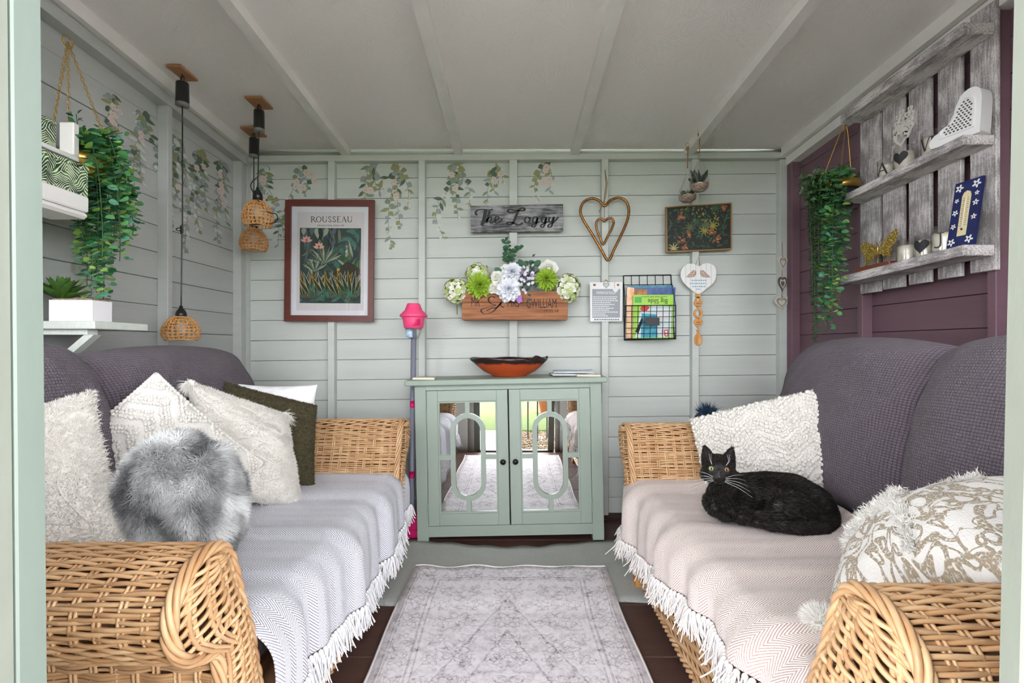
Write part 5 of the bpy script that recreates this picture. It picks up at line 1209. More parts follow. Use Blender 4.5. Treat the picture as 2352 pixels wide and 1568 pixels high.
# gold hoop planter on the plum wall
Yq = 2.16; b2 = P(1925, 440, Yq)
p2 = empty('hoop_planter', b2+[0, 0, -.6], 'black and gold hoop planter with trailing greenery on the plum wall', 'plant')
add('bowl', lathe([(.001, -.075), (.05, -.07), (.075, -.04), (.08, .0), (.075, .0), (.06, -.05), (.001, -.06)], 28, b2), M('black_pot', (28, 28, 30), .4), p2)
add('gold_band', lathe([(.081, -.0), (.083, .0), (.083, .035), (.079, .035), (.079, .0)], 28, b2), m_gold, p2)
tp = P(1941, 288, Yq)
for a in (.3, 2.2, 4.2): add('hoop_wire', tube(spline([b2+[.08*math.cos(a), .08*math.sin(a), .02], b2*.45+tp*.55+np.array([.045*math.cos(a), .045*math.sin(a), 0]), tp+np.array([.012*math.cos(a), .012*math.sin(a), -.012]), tp], 6), .002, 5), m_gold, p2)
for i, (px, py) in enumerate([(1900, 560), (1925, 600), (1905, 650), (1890, 700), (1900, 760), (1920, 690), (1940, 560), (1885, 520), (1948, 470), (1960, 440), (1893, 742), (1912, 720), (1932, 640)]):
    Yv = Yq+r.uniform(-.09, .05); e = P(px, py, Yv); a = r.random()*6.28
    out = b2+(e-b2)*np.array([.6, .7, 0])+[0, 0, .06+r.uniform(-.02, .03)]; mid = np.array([out[0]*.3+e[0]*.7, out[1]*.3+e[1]*.7, max(out[2]-.10, e[2]+.02)])
    vine(p2, [b2+[0, 0, .01], out, mid, e+np.array([0, 0, .35*(mid[2]-e[2])]), e], 100+i, .033, .0115, width=.028)
for i, (px, py) in enumerate([(1915, 395), (1940, 400), (1962, 395), (1900, 420), (1855, 425)]): vine(p2, [b2, b2*.5+P(px, py, Yq)*.5+[0, 0, .02], P(px, py, Yq)], 130+i, .032, .012)
m_tail = M('donkey_tail_green', (48, 84, 42), .5)
for i, (px, py) in enumerate([(1866, 700), (1872, 785), (1880, 620), (1862, 560)]):
    e = P(px, py, Yq-.02-.01*i); s = spline([b2+[-.02, 0, .0], b2+[-.09, -.02, .05], P(px, 440, Yq-.02), e], 14); d = np.concatenate([[0], np.cumsum(np.linalg.norm(np.diff(s, axis=0), axis=1))])
    vn = add('trailing_tail', tube(s, .002, 4), m_tail, p2); q = np.repeat(np.arange(.05, d[-1], .0075), 7); c = np.stack([np.interp(q, d, s[:, k]) for k in range(3)], 1); a = r.random(len(q))*6.28
    dd = np.stack([np.cos(a), np.sin(a), -.25+0*a], 1); add('leaves', leaves(c, dd, np.tile([0, -.2, 1], (len(q), 1))+.1*r.normal(size=(len(q), 3)), .016*r.uniform(.7, 1.1, len(q)), .22, .1), m_tail, vn, kind='stuff')
n = 260; c = P(1868, 432, Yq-.03)+r.normal(size=(n, 3))*[.025, .03, .035]
add('bushy_leaves', leaves(c, r.normal(size=(n, 3))+[0, 0, .3], r.normal(size=(n, 3))*.4+[0, -.6, .7], .022, .24, .1), m_tail, p2, kind='stuff')

# ------------------------------------------------------------------ white pallet ledge with leaf-print boxes, and succulent shelf
g = NG('palm_print', .6)
co, cx, cy, cz_ = g.coord('Object')
wv = g.noise(co, 16, 1); y2 = g.math('ADD', cy, cx); blockn = g.math('FLOOR', g.math('MULTIPLY', g.math('ADD', y2, g.math('MULTIPLY', wv, .08)), 34.))
tilt = g.math('SUBTRACT', g.math('MULTIPLY', g.math('FRACT', g.math('MULTIPLY', blockn, .5)), 4.), 1.)
ph = g.math('ADD', g.math('MULTIPLY', cz_, 1.), g.math('MULTIPLY', g.math('MULTIPLY', y2, tilt), .9)); ph = g.math('ADD', ph, g.math('MULTIPLY', wv, .06))
sn = g.math('SINE', g.math('MULTIPLY', ph, 2*PI/.0085)); br_ = g.noise(co, 45, 2); s1 = g.math('ADD', sn, g.math('MULTIPLY', g.math('SUBTRACT', br_, .5), 2.4))
m_palm = g.out(g.mix(g.ramp(s1, .15, .55), g.mix(g.ramp(br_, .4, .6), lin(26, 66, 36), lin(66, 122, 56)), lin(226, 222, 208)))
m_wpal = M('white_pallet_wood', (226, 224, 222), .6, var=.05, bump=.3, bscale=50, stretch=(1, .3, 1))
lg = empty('pallet_ledge', (-1.38, 1.40, 1.35), 'white painted pallet ledge on the side wall holding leaf boxes', 'shelf')
XS = -1.25
def pb_(nm, x0, x1, y0, y1, z0, z1, bv=.004): add(nm, box(x0, x1, y0, y1, z0, z1, bv), m_wpal, lg, smooth=False)
pb_('front_board', XS-.016, XS, 1.22, 1.475, 1.352, 1.398); pb_('shelf_board', XS-.25, XS-.017, 1.22, 1.475, 1.372, 1.394)
pb_('under_plank', XS-.11, XS+.004, 1.22, 1.47, 1.330, 1.350, .008); pb_('under_plank', XS-.25, XS-.125, 1.22, 1.462, 1.330, 1.350, .008)
pb_('upper_shelf', -1.495, -1.322, 1.22, 1.525, 1.520, 1.534, .002); pb_('end_post', -1.366, -1.322, 1.503, 1.525, 1.535, 1.634, .003); pb_('back_board', -1.509, -1.496, 1.22, 1.52, 1.33, 1.60, .002)
def leafbox(x0, x1, y0, y1, z0, z1, label):
    rt = empty('storage_box', ((x0+x1)/2, (y0+y1)/2, z0), label, 'box', 'palm print boxes on the ledge'); add('box_body', box(x0, x1, y0, y1, z0, z1-.012, .002), m_palm, rt, smooth=False); add('lid', box(x0-.002, x1+.002, y0-.002, y1+.002, z1-.0115, z1, .002), m_palm, rt, smooth=False)
leafbox(-1.49, -1.252, 1.24, 1.474, 1.3985, 1.486, 'green palm leaf print box on the lower level of the pallet ledge')
leafbox(-1.49, -1.37, 1.24, 1.50, 1.5355, 1.632, 'green palm leaf print box on the upper level beside the post')
m_shelf2 = M('sage_white_shelf', (206, 212, 206), .6, var=.06, vscale=40, stretch=(4, 1, 1))
s2 = empty('bracket_shelf', (-1.38, 1.6, .95), 'pale wooden bracket shelf carrying the succulent', 'shelf')
add('shelf_board', box(XL+.001, PX(217, 1.50), 1.50, 1.72, 1.012, 1.036, .002), m_shelf2, s2, smooth=False)
add('batten', box(XL+.001, PX(200, 1.52), 1.52, 1.56, .995, 1.0115, .001), m_shelf2, s2, smooth=False)
V, F = box(0, .03, 1.525, 1.555, 0, .20); V = V.copy(); V[:, 0] += XL+.001+.20*(V[:, 2]/.20); V[:, 2] = V[:, 2]*.85+.825
add('bracket', (V, F), m_shelf2, s2, smooth=False)
X0, X1 = PX(75, 1.53), PX(203, 1.53); zc0 = 1.0365
su = empty('potted_succulent', ((X0+X1)/2, 1.58, zc0), 'spiky green succulent in white angular pot', 'plant')
hexp = [(X0, 1.60), (X0+.045, 1.535), (X1, 1.545), (X1+.0, 1.62), (X1-.05, 1.66), (X0+.04, 1.66)]
add('pot', prism(hexp, lambda a, b, d: (a, b, d), zc0, zc0+.066), M('matt_white_pot', (232, 230, 234), .6), su, smooth=False)
add('grit', prism([(a*.92+(X0+X1)/2*.08, b*.9+1.6*.1) for a, b in hexp], lambda a, b, d: (a, b, d), zc0+.0662, zc0+.071), m_grit, su, smooth=False)
r = np.random.default_rng(8); cS = np.array([PX(138, 1.58), 1.585, zc0+.068])
m_agave = M('agave_green', (74, 112, 40), .45, var=.3, vscale=60, rgb2=(52, 86, 40))
for i in range(26):
    a = i*2.4; e = .25+1.2*i/26; d = [math.cos(a)*math.cos(e), math.sin(a)*math.cos(e), math.sin(e)]
    add('leaf', leaves([cS], [d], [[-math.cos(a)*math.sin(e), -math.sin(a)*math.sin(e), math.cos(e)]], [.085*(1.05-.12*i/26)], .19, .14), m_agave, su)

# ------------------------------------------------------------------ whitewashed pallet shelf on the plum wall
g = NG('whitewashed_pallet', .8)
co, cx, cy, cz_ = g.coord('Object')
g1 = g.noise(g.vec(g.math('MULTIPLY', cx, 140.), g.math('MULTIPLY', cy, 140.), g.math('MULTIPLY', cz_, 14.)), 1., 6, .75); g2 = g.noise(co, 9, 3); g3 = g.noise(co, 220, 2)
mk = g.math('ADD', g.math('ADD', g.math('MULTIPLY', g1, .6), g.math('MULTIPLY', g2, .5)), g.math('MULTIPLY', g3, .22))
m_pal = g.out(g.mix(g.ramp(mk, .60, .76), lin(140, 134, 135), lin(212, 207, 208)), g1, .5, .003)
g = NG('whitewashed_ledge', .8)
co, cx, cy, cz_ = g.coord('Object')
g1 = g.noise(g.vec(g.math('MULTIPLY', cx, 140.), g.math('MULTIPLY', cy, 14.), g.math('MULTIPLY', cz_, 140.)), 1., 6, .75); g2 = g.noise(co, 9, 3); g3 = g.noise(co, 220, 2)
mk = g.math('ADD', g.math('ADD', g.math('MULTIPLY', g1, .6), g.math('MULTIPLY', g2, .5)), g.math('MULTIPLY', g3, .22))
m_pal2 = g.out(g.mix(g.ramp(mk, .57, .72), lin(140, 134, 135), lin(218, 213, 214)), g1, .5, .003)
ps = empty('pallet_shelf', (1.45, 1.84, 1.19), 'whitewashed pallet shelf of upright slats with three ledges', 'shelf')
for a, b, zb, zt in ((2.147, 2.035, 1.183, 1.95), (2.016, 1.91, 1.187, 1.955), (1.883, 1.787, 1.19, 1.955), (1.754, 1.664, 1.193, 1.96), (1.63, 1.542, 1.196, 2.03)):
    add('slat', box(1.485, 1.4995, b, a, zb, zt, .0015), m_pal, ps, smooth=False)
for z0, z1, nm in ((1.924, 1.96, 'ledge'), (1.583, 1.613, 'ledge'), (1.240, 1.274, 'ledge')):
    V, F = box(1.386, 1.4845, 1.545, 2.125, z0, z1, .002); V = V.copy(); V[:, 2] -= .018*(V[:, 1]-1.545)/.58; add(nm, (V, F), m_pal2, ps, smooth=False)
def lz(Y, z): return z-.018*(Y-1.545)/.58+.001
MID, LOW = 1.613, 1.274
m_wax = M('candle_wax', (226, 220, 204), .6); m_jar = m_jarglass
def on_jar(c, R, pts):                                  # wrap a flat motif (metres, x right, y up) round the jar, facing the room
    return [c+np.array([-R*math.cos(x/R), -R*math.sin(x/R), y]) for x, y in pts]
def candle(px, base, Y, R, H, label, motif, X=1.428):
    c = np.array([X, Y, lz(Y, base)]); rt = empty('jar_candle', c, label, 'candle', 'glass jar candles on the pallet shelf')
    add('wax', lathe([(.001, .004), (R*.94, .004), (R*.96, H*.72), (.001, H*.70)], 28, c), m_wax, rt)
    add('jar', lathe([(.001, 0), (R*.98, 0), (R, .003), (R*1.03, H), (R*1.0, H), (R*.97, H*.5), (R*.97, .004)], 28, c), m_jar, rt)
    add('wick', tube([c+[0, 0, H*.70], c+[.001, 0, H*.80]], .0009, 4), m_ink, rt)
    Rm = R*1.04; a0 = .42
    def wrap(a, b, e): th_ = a/Rm+a0; return c+np.array([-(Rm+e)*math.cos(th_), -(Rm+e)*math.sin(th_), b+H*.42])
    if motif == 'heart':
        hp = [(a, b) for a, b in heart2(0, 0, .052, -.048)]; hp = [(a, -(-b)) for a, b in hp]
        G = np.array([[wrap(a*s, b*s, .0004) for a, b in hp] for s in (.02, .4, .7, 1.)]); V, F, _ = grid(G, cv=True); add('heart_print', (V, F), m_ink, rt)
    elif motif:
        t = {'A': [([(-.016, -.022), (0, .024)], .0025), ([(0, .024), (.017, -.022)], .006), ([(-.009, -.004), (.010, -.004)], .0025)],
             'V': [([(-.024, .022), (-.010, -.022)], .005), ([(-.010, -.022), (.004, .022)], .002), ([(.012, .022), (.012, -.022)], .007), ([(.004, .022), (.02, .022)], .002)],
             'J': [([(.006, .024), (.006, -.012), (-.001, -.022), (-.012, -.02)], .004), ([(-.004, .024), (.016, .024)], .002)]}[motif]
        for pts, w_ in t:
            s_ = spline(pts, 6); add('letter_print', ribbon(s_, w_, wrap, .0, .0006), m_ink, rt, smooth=False)
candle(2038, MID, 1.915, .031, .068, 'jar candle lettered A on the middle ledge', 'A'); candle(2080, MID, 1.825, .036, .078, 'jar candle with black heart on the middle ledge', 'heart')
candle(2142, MID, 1.70, .036, .078, 'jar candle lettered in black beside the white openwork heart', 'V')
candle(2081, LOW, 1.815, .033, .078, 'plain jar candle next to the gold butterfly', ''); candle(2120, LOW, 1.738, .030, .078, 'jar candle with black heart on the lower ledge', 'heart')
candle(2160, LOW, 1.66, .035, .085, 'tall jar candle lettered J beside the tiled thermometer', 'J')
# pierced cut-out, openwork heart, butterfly, thermometer: planes facing the aisle
m_cut = M('white_cutout', (222, 220, 214), .6); m_gloss_w = M('white_ceramic', (226, 226, 228), .35); m_hole = M('pierced_dark', (76, 72, 70), .8)
def aisle(Y0, z0, X0=1.44, lean=.25, yaw=.35):          # local (a to the viewer's right, b up, d towards the aisle)
    u_ = np.array([math.sin(yaw)*.9, -math.cos(yaw), 0]); u_ = unit(u_); nn = np.array([-u_[1]*-1, 0, 0]); nn = unit(np.cross([0, 0, 1], u_)); nn = nn if nn[0] < 0 else -nn
    up = unit(np.array([0, 0, 1.])*math.cos(lean)-nn*math.sin(lean)*1.0); nn2 = unit(nn*math.cos(lean)+np.array([0, 0, 1.])*math.sin(lean))
    return lambda a, b, d: np.array([X0, Y0, z0])+u_*a+up*b+nn2*d
fn = aisle(1.905, PZ(343, 1.905), 1.484, .0, .0)
ct = empty('cutout_plaque', fn(0, 0, 0), 'white cut-out plaque of little hearts over one open heart', 'ornament')
add('open_heart', ring_prism(heart2(-.012, -.033, .075, -.066) if False else [(a, .045-b) for a, b in heart2(-.01, 0, .075, .072)], [(a, .045-b) for a, b in heart2(-.01, .002, .05, .045)], fn, 0, .005), m_cut, ct, smooth=False)
r = np.random.default_rng(14)
for (a, b, s_) in [(.022, .05, .03), (.038, .072, .026), (-.036, .078, .028), (-.012, .088, .03), (.012, .095, .026), (.034, .096, .026), (-.03, .105, .026), (-.006, .112, .028), (.042, .116, .024), (.02, .122, .026), (-.022, .13, .024), (.034, .138, .022), (-.004, .14, .024)]:
    add('little_heart', [ring_prism([(x+a, b-y) for x, y in heart2(0, 0, s_, s_, 20)], [(x+a, b-y) for x, y in heart2(0, 0, s_*.5, s_*.5, 20)], fn, 0, .005)], m_cut, ct, smooth=False)
for pts in ([(-.04, .082), (-.03, .094), (-.02, .08), (-.01, .094), (0, .08), (.01, .096), (.02, .082), (.03, .096), (.04, .086)],): add('script_band', ribbon(spline(pts, 5), .008, fn, 0, .006), m_cut, ct, smooth=False)
fn = aisle(1.585, lz(1.585, MID), 1.432, .10, .25)
oh = empty('openwork_heart', fn(0, 0, 0), 'thick white heart ornament with pierced lattice on the middle ledge', 'ornament')
hp = [(-.078, .0), (.045, .0), (.052, .01), (.052, .075), (.05, .12), (.04, .145), (.018, .155), (-.006, .145), (-.022, .115), (-.03, .085), (-.05, .055), (-.085, .04), (-.098, .02), (-.092, .004)]
hp = [tuple(q) for q in spline(hp, 4, closed=True)]
add('heart_body', prism(hp, fn, -.022, .022), m_gloss_w, oh, smooth='auto')
hc = np.array([-.005, .075]); ii = [tuple(hc+(np.array(q)-hc)*.62) for q in hp]
add('raised_rim', ring_prism([tuple(hc+(np.array(q)-hc)*.70) for q in hp], ii, fn, .022, .026), m_gloss_w, oh, smooth=False)
for i in range(-4, 5):
    for j in range(-6, 7):
        a, b = hc[0]+(i+.5*(j % 2))*.0115, hc[1]+j*.0085
        q = (np.array([a, b])-hc)/.58+hc; pn = np.array(hp); ins = False
        for k in range(len(pn)):
            x1, y1 = pn[k]; x2, y2 = pn[k-1]
            if (y1 > q[1]) != (y2 > q[1]) and q[0] < (x2-x1)*(q[1]-y1)/(y2-y1)+x1: ins = not ins
        if ins: add('pierced_hole', prism([(a-.0042, b), (a, b-.0034), (a+.0042, b), (a, b+.0034)], fn, .0215, .0228), m_hole, oh, smooth=False)
fn = aisle(1.955, lz(1.955, LOW), 1.42, .05, .15)
g = NG('glitter_gold', .35, spec=.6); co, cx, cy, cz_ = g.coord('Object'); v = g.voro(co, 190); g.b.inputs['Metallic'].default_value = .5
m_glit = g.out(g.mix(g.ramp(v, .25, .45), lin(232, 216, 150), lin(150, 122, 44)), v, .6, .002)
bt = empty('butterfly_ornament', fn(0, 0, 0), 'glittery gold butterfly ornament on a dark wooden base', 'ornament')
add('base', box(1.395, 1.455, 1.86, 2.045, lz(2.045, LOW)+.001, lz(1.86, LOW)+.013, .002), M('dark_mahogany', (120, 58, 38), .4), bt, smooth=False)
wing = [(.004, .06), (.03, .095), (.075, .125), (.088, .12), (.086, .095), (.075, .075), (.062, .062), (.066, .05), (.058, .036), (.064, .022), (.05, .026), (.04, .034), (.03, .03), (.018, .042), (.006, .045)]
for s in (-1, 1): add('wing', prism([tuple(q) for q in spline([(s*a*.92, b+.012-(.022 if s < 0 else 0)*a/.09) for a, b in wing], 3, closed=True)], fn, -.002, .002), m_glit, bt, smooth=False)
add('butterfly_body', tube([fn(0, .05, .002), fn(0, .075, .003), fn(0, .095, .002)], [.003, .004, .002], 8), m_gold, bt)
for s in (-1, 1): add('antenna', tube([fn(0, .092, .002), fn(s*.006, .105, .002), fn(s*.018, .112, .002)], .0012, 5), m_gold, bt)
add('support_wire', tube([fn(0, .0, .0), fn(0, .055, .0)], .0016, 5), m_gold, bt)
fn = aisle(1.585, lz(1.585, LOW)+.001, 1.415, .16, .12)
tm = empty('tile_thermometer', fn(0, 0, 0), 'navy floral tile thermometer leaning at the end of the lower ledge', 'thermometer')
Wt, Ht = .044, .215
add('tile', prism([(-Wt, 0), (Wt, 0), (Wt, Ht), (-Wt, Ht)], fn, -.004, .004), M('navy_glaze', (34, 42, 92), .2, var=.2), tm, smooth=False)
add('scale_plate', prism([(-.014, .035), (.014, .035), (.014, .165), (.010, .176), (0, .181), (-.010, .176), (-.014, .165)], fn, .004, .0055), M('cream_scale', (216, 202, 160), .4), tm, smooth=False)
add('capillary', tube([fn(0, .06, .0065), fn(0, .162, .0065)], .0012, 5), M('silver_tube', (224, 226, 228), .2), tm); add('thermometer_bulb', ell(fn(0, .056, .0065), (.003, .003, .004)), m_ink, tm)
B_ = []
for i in range(14):
    for s in (-1, 1): B_.append(prism([(s*.004, .068+i*.0068), (s*(.009 if i % 2 else .011), .068+i*.0068), (s*(.009 if i % 2 else .011), .0692+i*.0068), (s*.004, .0692+i*.0068)], fn, .0055, .0058))
add('scale_marks', B_, m_ink, tm, smooth=False, kind='stuff')
m_flw = M('tile_white_paint', (226, 226, 224), .3)
for (a, b, s_) in [(-.028, .195, .016), (.026, .196, .017), (-.03, .018, .015), (.026, .02, .016), (-.031, .115, .012), (.031, .135, .012), (-.031, .07, .011), (.031, .09, .011), (.031, .165, .009), (-.031, .155, .009)]:
    fl_ = add('painted_flower', ring_prism([(a+s_*.45*math.cos(t), b+s_*.45*math.sin(t)) for t in np.arange(12)*PI/6], [(a+s_*.22*math.cos(t), b+s_*.22*math.sin(t)) for t in np.arange(12)*PI/6], fn, .004, .0046), m_flw, tm, smooth=False)
    for t in np.arange(5)*1.257+a*90: add('painted_petal', prism([(a+s_*x*math.cos(t)-s_*y*math.sin(t), b+s_*x*math.sin(t)+s_*y*math.cos(t)) for x, y in ((.4, -.15), (.72, -.18), (.85, 0), (.72, .18), (.4, .15))], fn, .004, .0046), m_flw, fl_, smooth=False)
# ------------------------------------------------------------------ cushions on the sofas
def fab(name, c, var=.06, vs_=30, b=.6, bs=220): return M(name, c, .95, var=var, vscale=vs_, bump=b, bscale=bs, sheen=.25, bdist=.004)
m_cream = fab('tufted_cotton', (224, 220, 214)); m_cream2 = fab('woven_cream', (222, 219, 214)); m_yarn = fab('cream_yarn', (230, 226, 220), bs=400)
m_back = fab('cushion_back', (214, 206, 200)); m_olive = M('olive_boucle', (62, 56, 38), 1, var=.35, vscale=120, bump=1, bscale=260, rgb2=(92, 84, 58), bdist=.006)
m_wpil = fab('white_pillowcase', (234, 234, 236), b=.2); m_tas = M('tassel_cotton', (236, 234, 230), .9)
def tuft(root, blk, n, L, w, mat, seed, curl=.5, nm='pile', z=None):
    r = np.random.default_rng(seed); p, nn = scatter(blk, n, r); add(nm, strands(p, nn+r.normal(size=p.shape)*.35, L*r.uniform(.6, 1.2, n), w, r, curl), mat, root, kind='stuff')
def tassel(root, c, d, L, seed, mat=None, spread=.40, n=240, w=.0017):
    r = np.random.default_rng(seed); d = unit(d); p = np.repeat(np.asarray(c, float)[None], n, 0)+r.normal(size=(n, 3))*.006
    t = add('tassel', strands(p, d[None]+r.normal(size=(n, 3))*spread, L*r.uniform(.75, 1.1, n), w, r, .25, .15), mat or m_tas, root, kind='stuff')
    add('tassel_head', ell(c, (.012, .012, .012), 8, 10), mat or m_tas, root)
def pom(root, c, R, n, seed, mat=None):
    r = np.random.default_rng(seed); d = r.normal(size=(n, 3)); d /= np.linalg.norm(d, axis=1, keepdims=True)
    add('pompom', strands(np.asarray(c)+d*R*.3, d, R*.75*r.uniform(.8, 1.1, n), .0017, r, .35, .12), mat or m_tas, root, kind='stuff'); add('pompom_core', ell(c, (R*.6,)*3), mat or m_tas, root)
def edge_pts(G, which, k):                              # points along one border of a cushion
    E = {'t': G[:, -1], 'b': G[:, 0], 'r': G[-1], 'l': G[0]}[which]; d = np.linspace(0, len(E)-1, k); i = d.astype(int).clip(0, len(E)-2); f = (d-i)[:, None]; return E[i]*(1-f)+E[i+1]*f
def Gat(G, a, b):                                       # bilinear sample of a cushion face, a,b in -1..1 of its outline parameter
    n = G.shape[0]; u = (np.arcsin(np.clip(a, -1, 1))/PI+.5)*(n-1); v = (np.arcsin(np.clip(b, -1, 1))/PI+.5)*(n-1)
    i = np.clip(u.astype(int), 0, n-2); j = np.clip(v.astype(int), 0, n-2); fu = (u-i)[..., None]; fv = (v-j)[..., None]
    return G[i, j]*(1-fu)*(1-fv)+G[i+1, j]*fu*(1-fv)+G[i, j+1]*(1-fu)*fv+G[i+1, j+1]*fu*fv
def normals(G):
    n = np.cross(np.gradient(G, axis=0), np.gradient(G, axis=1)); return n/(np.linalg.norm(n, axis=2, keepdims=True)+1e-9)
def cushion(name, C, right, up, W, H, T, mat, label, back=None, **k):
    root = empty(name, np.asarray(C)-[0, 0, H/2], label, 'cushion', 'cushions piled on the sofas')
    blk, front, (G, _) = pillow(W, H, T, frame=(np.asarray(C, float), right, up), **k)
    if back is None: add('cover', blk, mat, root)
    else: add('cover', (blk[0], blk[1][:1], blk[2]), mat, root); add('cover_back', (blk[0], blk[1][1:], blk[2]), back, root, label='plain beige underside')
    return root, blk, front, G
def shear(k): return lambda L: np.stack([L[..., 0]-k*L[..., 1], L[..., 1], L[..., 2]], -1)     # a slumped cushion
def ridges(root, G, lines, rad, mat, nm='tufted_ridge'):
    N_ = normals(G)
    for ln in lines:
        s = spline(ln, 8); p = Gat(G, s[:, 0], s[:, 1])+Gat(N_, s[:, 0], s[:, 1])*rad*.4; add(nm, tube(p, rad, 6), mat, root)

# A: large tufted cushion at the door end of the sofa
R_ = lambda yaw: np.array([math.cos(yaw), math.sin(yaw), 0])
rt, blk, fr_, G = cushion('tufted_cushion', (-1.057, 1.03, .625), (.8, .58, .3), (-.27, .15, .295), .36, .43, .16, m_cream, 'cream tufted cushion next to the near wicker arm and grey fur', wr=.25, seed=1, n=44)
ridges(rt, G, [[(-.8, .1), (-.3, .2), (.3, .0), (.8, .15)], [(-.6, -.5), (0, -.35), (.6, -.55)], [(.1, .85), (.2, .3), (.0, -.3), (.15, -.85)], [(-.5, .8), (-.2, .55), (.2, .6), (.75, .75)], [(.5, .6), (.7, .2), (.6, -.2), (.75, -.6)]], .0022, m_cream)
tuft(rt, fr_, 26000, .011, .0016, m_yarn, 1)
r = np.random.default_rng(2); E = np.concatenate([edge_pts(G, w_, 900) for w_ in 'trbl']); add('fringe', strands(E, r.normal(size=E.shape)+[.2, -.2, 0], .018, .0022, r, .5, .2), m_yarn, rt, kind='stuff')

# B: grey faux fur, folded
g = NG('grey_fur', .8, sheen=.3)
co, cx, cy, cz_ = g.coord('Object'); f1 = g.noise(co, 13, 3); f2 = g.noise(co, 5, 2)
m_fur = g.out(g.mix(g.ramp(g.math('ADD', g.math('MULTIPLY', f1, .75), g.math('MULTIPLY', f2, .35)), .42, .62), lin(112, 113, 116), lin(240, 241, 242)))
def furball(C, rad, folds, name, label, n, L, seed):
    root = empty(name, np.asarray(C)-[0, 0, rad[2]], label, 'cushion', 'cushions piled on the sofas'); th_ = np.linspace(.001, PI-.001, 40); ph = np.arange(64)*2*PI/64
    D = np.stack([np.sin(th_)[:, None]*np.cos(ph), np.sin(th_)[:, None]*np.sin(ph), np.repeat(np.cos(th_)[:, None], 64, 1)], -1)
    s = np.sign(D)*np.abs(D)**.85; k = 1.
    for (d, w_, a) in folds: k = k-a*np.exp(-((D @ unit(d))/w_)**2)
    Gf = np.asarray(C)+s*np.asarray(rad)*k[..., None]; V, F, _ = grid(Gf, cv=True); F = [F[0][:, ::-1]]
    add('cover', (V, F), m_fur, root); r = np.random.default_rng(seed); p, nn = scatter((V, F), n, r)
    if np.dot(nn[0], p[0]-C) < 0: nn = -nn
    cmb = np.array([.35, -.1, -.75]); cl_ = np.sin(p @ np.array([60, 40, 50.]))[:, None]*np.array([.3, 0, .2])
    add('fur', strands(p, nn*.75+cmb*.6+cl_+r.normal(size=p.shape)*.22, L*r.uniform(.6, 1.15, n), .0017, r, .3, .1), m_fur, root, kind='stuff'); return root
furball(P(416, 1165, 1.17), (.122, .112, .165), [((.93, .15, -.38), .16, .17), ((.55, .1, .8), .12, .07), ((.2, .5, -.9), .12, .06)], 'fur_cushion', 'grey faux fur cushion heaped in front of the cream ones', 60000, .026, 3)

# C: bobble cushion standing on its corner
rt, blk, fr_, G = cushion('bobble_cushion', (-1.06, 1.47, .585), (.55, .40, -.72), (.55, .40, .72), .40, .40, .15, m_cream2, 'cream bobble cushion with one corner up behind the grey fur', c=-.06, wr=.15, seed=5, n=40)
def bobbles(rt, G, rows, amp, dens, rad, mat, per=4, seed=0, nm='bobbles', gapf=None):
    r = np.random.default_rng(seed); N_ = normals(G); T, TF = ell((0, 0, 0), (1, 1, 1), 5, 7); pos = []; nr = []
    for j in range(rows):
        for dd in range(per):
            t = np.linspace(-.97, .97, dens); zz = -1.15+2.3*(j+.22*dd)/rows+amp*(2*np.abs(((t*1.5+.02) % 1)-.5)-.5)
            k = np.abs(zz) < .98; pos.append(Gat(G, t[k], zz[k])); nr.append(Gat(N_, t[k], zz[k]))
    p = np.concatenate(pos)+np.concatenate(nr)*rad*.35; p = p+r.normal(size=p.shape)*rad*.25; n = len(p); S = rad*r.uniform(.75, 1.15, (n, 1, 1))*np.array([1, 1, 1.])
    add(nm, ((p[:, None]+T[None]*S).reshape(-1, 3), [(TF[0][None]+len(T)*np.arange(n)[:, None, None]).reshape(-1, 4)]), mat, rt, kind='stuff')
bobbles(rt, G, 9, .24, 66, .0056, m_yarn, 3, 1)
E = np.concatenate([edge_pts(G, w_, 46) for w_ in 'trbl']); T, TF = ell((0, 0, 0), (.008, .008, .008), 5, 7)
add('bobble_edging', ((E[:, None]+T[None]).reshape(-1, 3), [(TF[0][None]+len(T)*np.arange(len(E))[:, None, None]).reshape(-1, 4)]), m_yarn, rt, kind='stuff')

# D: cream tufted cushion with tassels
rt, blk, fr_, G = cushion('tasselled_cushion', (-.905, 1.70, .610), (.15, .20, -.11), (-.14, .03, .27), .34, .34, .15, m_cream, 'cream tufted cushion with corner tassels leaning before the olive one', bend=shear(.28), c=-.10, wr=.3, seed=9, n=44)
ridges(rt, G, [[(-.85, .55), (-.3, .72), (.3, .62), (.85, .75)], [(-.85, .2), (-.2, .35), (.5, .25)], [(-.8, -.2), (-.2, .05), (.3, -.05), (.7, .2)], [(-.7, -.6), (-.2, -.3), (.3, -.45), (.8, -.2)], [(-.1, -.8), (.3, -.65), (.8, -.7)]], .0030, m_cream)
tuft(rt, fr_, 15000, .009, .0016, m_yarn, 4)
E = np.concatenate([edge_pts(G, w_, 700) for w_ in 'trb']); add('fringe', strands(E, r.normal(size=E.shape)+[.2, -.2, 0], .016, .0022, r, .5, .2), m_yarn, rt, kind='stuff')
for (a, b), d, L in (((1, 1), (.5, -.5, -.5), .055), ((1, -1), (.8, -.35, .05), .075), ((-1, 1), (-.3, -.6, -.7), .045), ((-1, -1), (.0, -.75, .1), .08)):
    c = Gat(G, np.array([a*.97]), np.array([b*.97]))[0]; tassel(rt, c, d, L, int(50+a*3+b))
